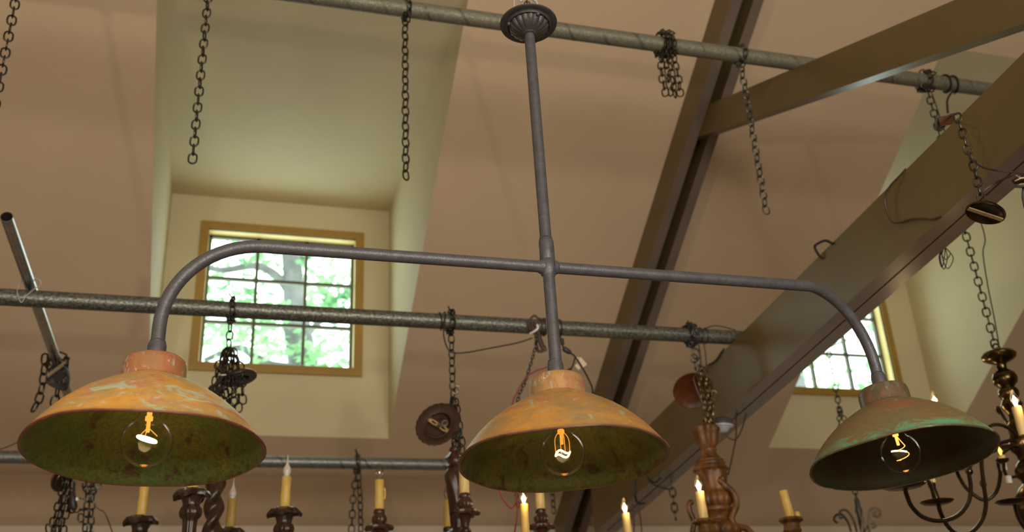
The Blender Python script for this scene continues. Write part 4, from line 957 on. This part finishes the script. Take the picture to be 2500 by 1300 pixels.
a3 = E_arm([(2290, 1226), (2296, 1252), (2314, 1286), (2340, 1306), (2372, 1300), (2398, 1270), (2407, 1230), (2402, 1186), (2397, 1120), (2420, 1092), (2470, 1076), (2506, 1078)], YE-.20, YE); pan(a3, at(2288, 1229, YE-.20), .046)
MB().lathe([(.008, 0), (.010, .008), (.0085, .04), (.0105, .043), (.0105, .062), (.006, .064)], at(2288, 1226, YE-.20), (-.12, 0, 1), 16).build('candle_holder', 'brass_dark', a3)
MB().lathe(sleeve_prof(.0112, .020), at(2276, 1181, YE-.20), (-.12, 0, 1), 16).build('candle_sleeve', 'candle_pale', a3)
MB().sphere(at(2400, 1182, YE-.065), .0100, 12, sc=(1, 1, 1.4)).build('knop', 'brass', a3)
E_arm([(2409, 1046), (2426, 1038), (2448, 1040), (2470, 1052), (2486, 1070), (2506, 1084)], YE-.10, YE, .0055)
E_arm([(2441, 1010), (2434, 1002), (2437, 996), (2446, 1012), (2460, 1034), (2478, 1052), (2504, 1066)], YE+.06, YE, .0050)
a6 = E_arm([(2446, 1108), (2450, 1126), (2452, 1150), (2460, 1164), (2480, 1164), (2500, 1150), (2512, 1140)], YE-.06, YE+.02, .0050)
b = at(2447, 1124, YE-.06); candle(a6, b, .011, .014, 'amber', 'candle_pale'); pan(a6, b+V((0, 0, -.004)), .020)
a7 = E_arm([(2476, 1228), (2484, 1260), (2498, 1286), (2515, 1302)], YE-.24, YE-.1, .0058); pan(a7, at(2470, 1228, YE-.24), .044)
for px_, py_ in ((2452, 1150), (2464, 1182)): MB().lathe(sleeve_prof(.010, .024), at(px_, py_, YE-.03), (.1, 0, 1), 16).build('candle_sleeve', 'milk', Eb)
a8 = E_arm([(2520, 1120), (2512, 1090), (2502, 1060)], YE-.30, YE-.28, .006); candle(a8, at(2500, 1064, YE-.29), .0135, .085, 'lit', 'candle_pale')
a9 = E_arm([(2290, 1018), (2294, 1060), (2312, 1100), (2350, 1122), (2400, 1112), (2450, 1094), (2506, 1088)], YE+.30, YE, .0058)
b = at(2290, 1014, YE+.30); candle(a9, b, .0140, .034, 'lit', 'candle_pale'); pan(a9, b, .04)
# G: small pale iron scroll chandelier far off, on its chain
YG = 4.2; t = at(2024, 866, YG); zb = zrow(t, 1222)
m = chain_on(MB(), [t, V((t.x, t.y, zrow(t, 1010)))], .030, .042, .030, .0032, .4)
for dx in (-.022, .014): chain_on(m, [V((t.x, t.y, zrow(t, 1000))), V((t.x+dx, t.y-.01, zrow(t, 1030))), V((t.x+dx*.8, t.y, zrow(t, 1060)))], .026, .036, .026, .0032, .5)
chain_on(m, [V((t.x, t.y, zrow(t, 1050))), V((t.x, t.y, zb))], .030, .042, .030, .0034, .5)
tag(m.build('chain', 'chain'), 'dark chain hanging in front of the right window, running down behind the right shade', 'chain', HG)
cG = V((t.x, t.y, zb))
G = thing('chandelier', 'small pale rusty iron chandelier of curled scrolls below the right shade', 'chandelier', cG-V((0, 0, .3)), None)
MB().lathe([(.004, .02), (.012, .0), (.012, -.03), (.018, -.05), (.012, -.07), (.012, -.16), (.02, -.18), (.012, -.30)], cG, (0, 0, 1), 18).build('stem', 'iron_dark', G)
def scroll(pts, Y, r, mt): MB().tube(crom([at(a, b_, Y) for a, b_ in pts], 6), r, 10, sx=1.0).build('scroll', mt, G)
scroll([(2118, 1330), (2122, 1300), (2122, 1270), (2124, 1248), (2134, 1240), (2146, 1246), (2149, 1256), (2143, 1262), (2135, 1260), (2133, 1253), (2139, 1251)], YG-.08, .0065, 'tan_iron')
scroll([(2112, 1296), (2122, 1282), (2134, 1278), (2138, 1286), (2130, 1290)], YG-.06, .006, 'tan_iron')
scroll([(2092, 1300), (2084, 1272), (2070, 1250), (2056, 1246), (2048, 1256), (2052, 1266), (2060, 1262)], YG+.04, .0055, 'iron_dark')
scroll([(2078, 1300), (2070, 1276), (2056, 1258), (2042, 1258), (2036, 1270), (2044, 1278)], YG+.10, .0055, 'brass_dark')
scroll([(2100, 1330), (2104, 1300), (2106, 1276), (2104, 1264)], YG-.05, .008, 'tan_iron')

# ------------------------------------------------------------------ trees outside
def tree(label, trunk, branches, blobs, n, seed, size=(.06, .13)):
    rnd = random.Random(seed); base = V(trunk[0][0])
    g = thing('tree', label, 'tree', V((base.x, base.y, 0)), 'trees outside the dormer windows')
    m = MB(); m.tube(crom([p for p, r in trunk], 5), [trunk[0][1]+(trunk[-1][1]-trunk[0][1])*i/(5*(len(trunk)-1)) for i in range(5*(len(trunk)-1)+1)], 14)
    for br, r in branches: m.tube(crom(br, 5), [r*(1-.6*i/(5*(len(br)-1))) for i in range(5*(len(br)-1)+1)], 10)
    m.build('trunk', 'bark', g)
    f = MB()
    for k in range(n):
        c, rad = blobs[rnd.randrange(len(blobs))]
        while True:
            d = V((rnd.uniform(-1, 1), rnd.uniform(-1, 1), rnd.uniform(-1, 1)))
            if d.length <= 1: break
        p = V(c) + V((d.x*rad[0], d.y*rad[1], d.z*rad[2])); s = rnd.uniform(*size)
        u = V((rnd.uniform(-1, 1), rnd.uniform(-1, 1), rnd.uniform(-.8, .3))).normalized(); e1, e2 = frame_of(u, (rnd.uniform(-1, 1), rnd.uniform(-1, 1), rnd.uniform(-1, 1)))
        f.quad(p-u*s, p-u*s*.2+e1*s*.42, p+u*s, p-u*s*.2-e1*s*.42)
    o = f.build('foliage', 'leaf', g); o['kind'] = 'stuff'
T9 = lambda x, y, Y=9.5: at(x, y, Y)
tree('tree with a grey forking trunk outside the left dormer window',
     [(V((1.35, 9.5, 0)), .20), (V((1.25, 9.5, 2.4)), .14), (T9(742, 900), .10), (T9(722, 760), .09), (T9(712, 640), .085), (T9(690, 520), .07)],
     [([T9(722, 745), T9(690, 690), T9(630, 650), T9(540, 660), T9(470, 640)], .06), ([T9(745, 905, 9.4), T9(650, 890, 9.3), T9(585, 850, 9.2), T9(500, 880, 9.1)], .06), ([T9(738, 830), T9(790, 780), T9(850, 760)], .04), ([T9(715, 650), T9(770, 600), T9(850, 560)], .035)],
     [(T9(540, 640), (.55, .7, .34)), (T9(520, 760, 9.1), (.5, .6, .25)), (T9(560, 850, 8.8), (.5, .6, .25)), (T9(660, 800, 9.2), (.35, .5, .3)), (T9(820, 640), (.45, .6, .35)), (T9(830, 870, 9), (.4, .5, .22)), (T9(660, 600), (.45, .6, .2)), (T9(800, 740, 10), (.3, .5, .2))], 900, 3, (.045, .10))
tree('sunlit leafy tree outside the right dormer window', [(V((6.6, 10, 0)), .18), (V((6.5, 10, 3)), .14), (T9(1900, 700, 10), .1)], [([T9(1930, 900, 10), T9(2020, 850, 10), T9(2150, 800, 10)], .03)],
     [(T9(1970, 930, 10), (.35, .5, .3)), (T9(2120, 760, 10), (.4, .5, .3)), (T9(2090, 930, 10), (.3, .4, .2))], 90, 5)
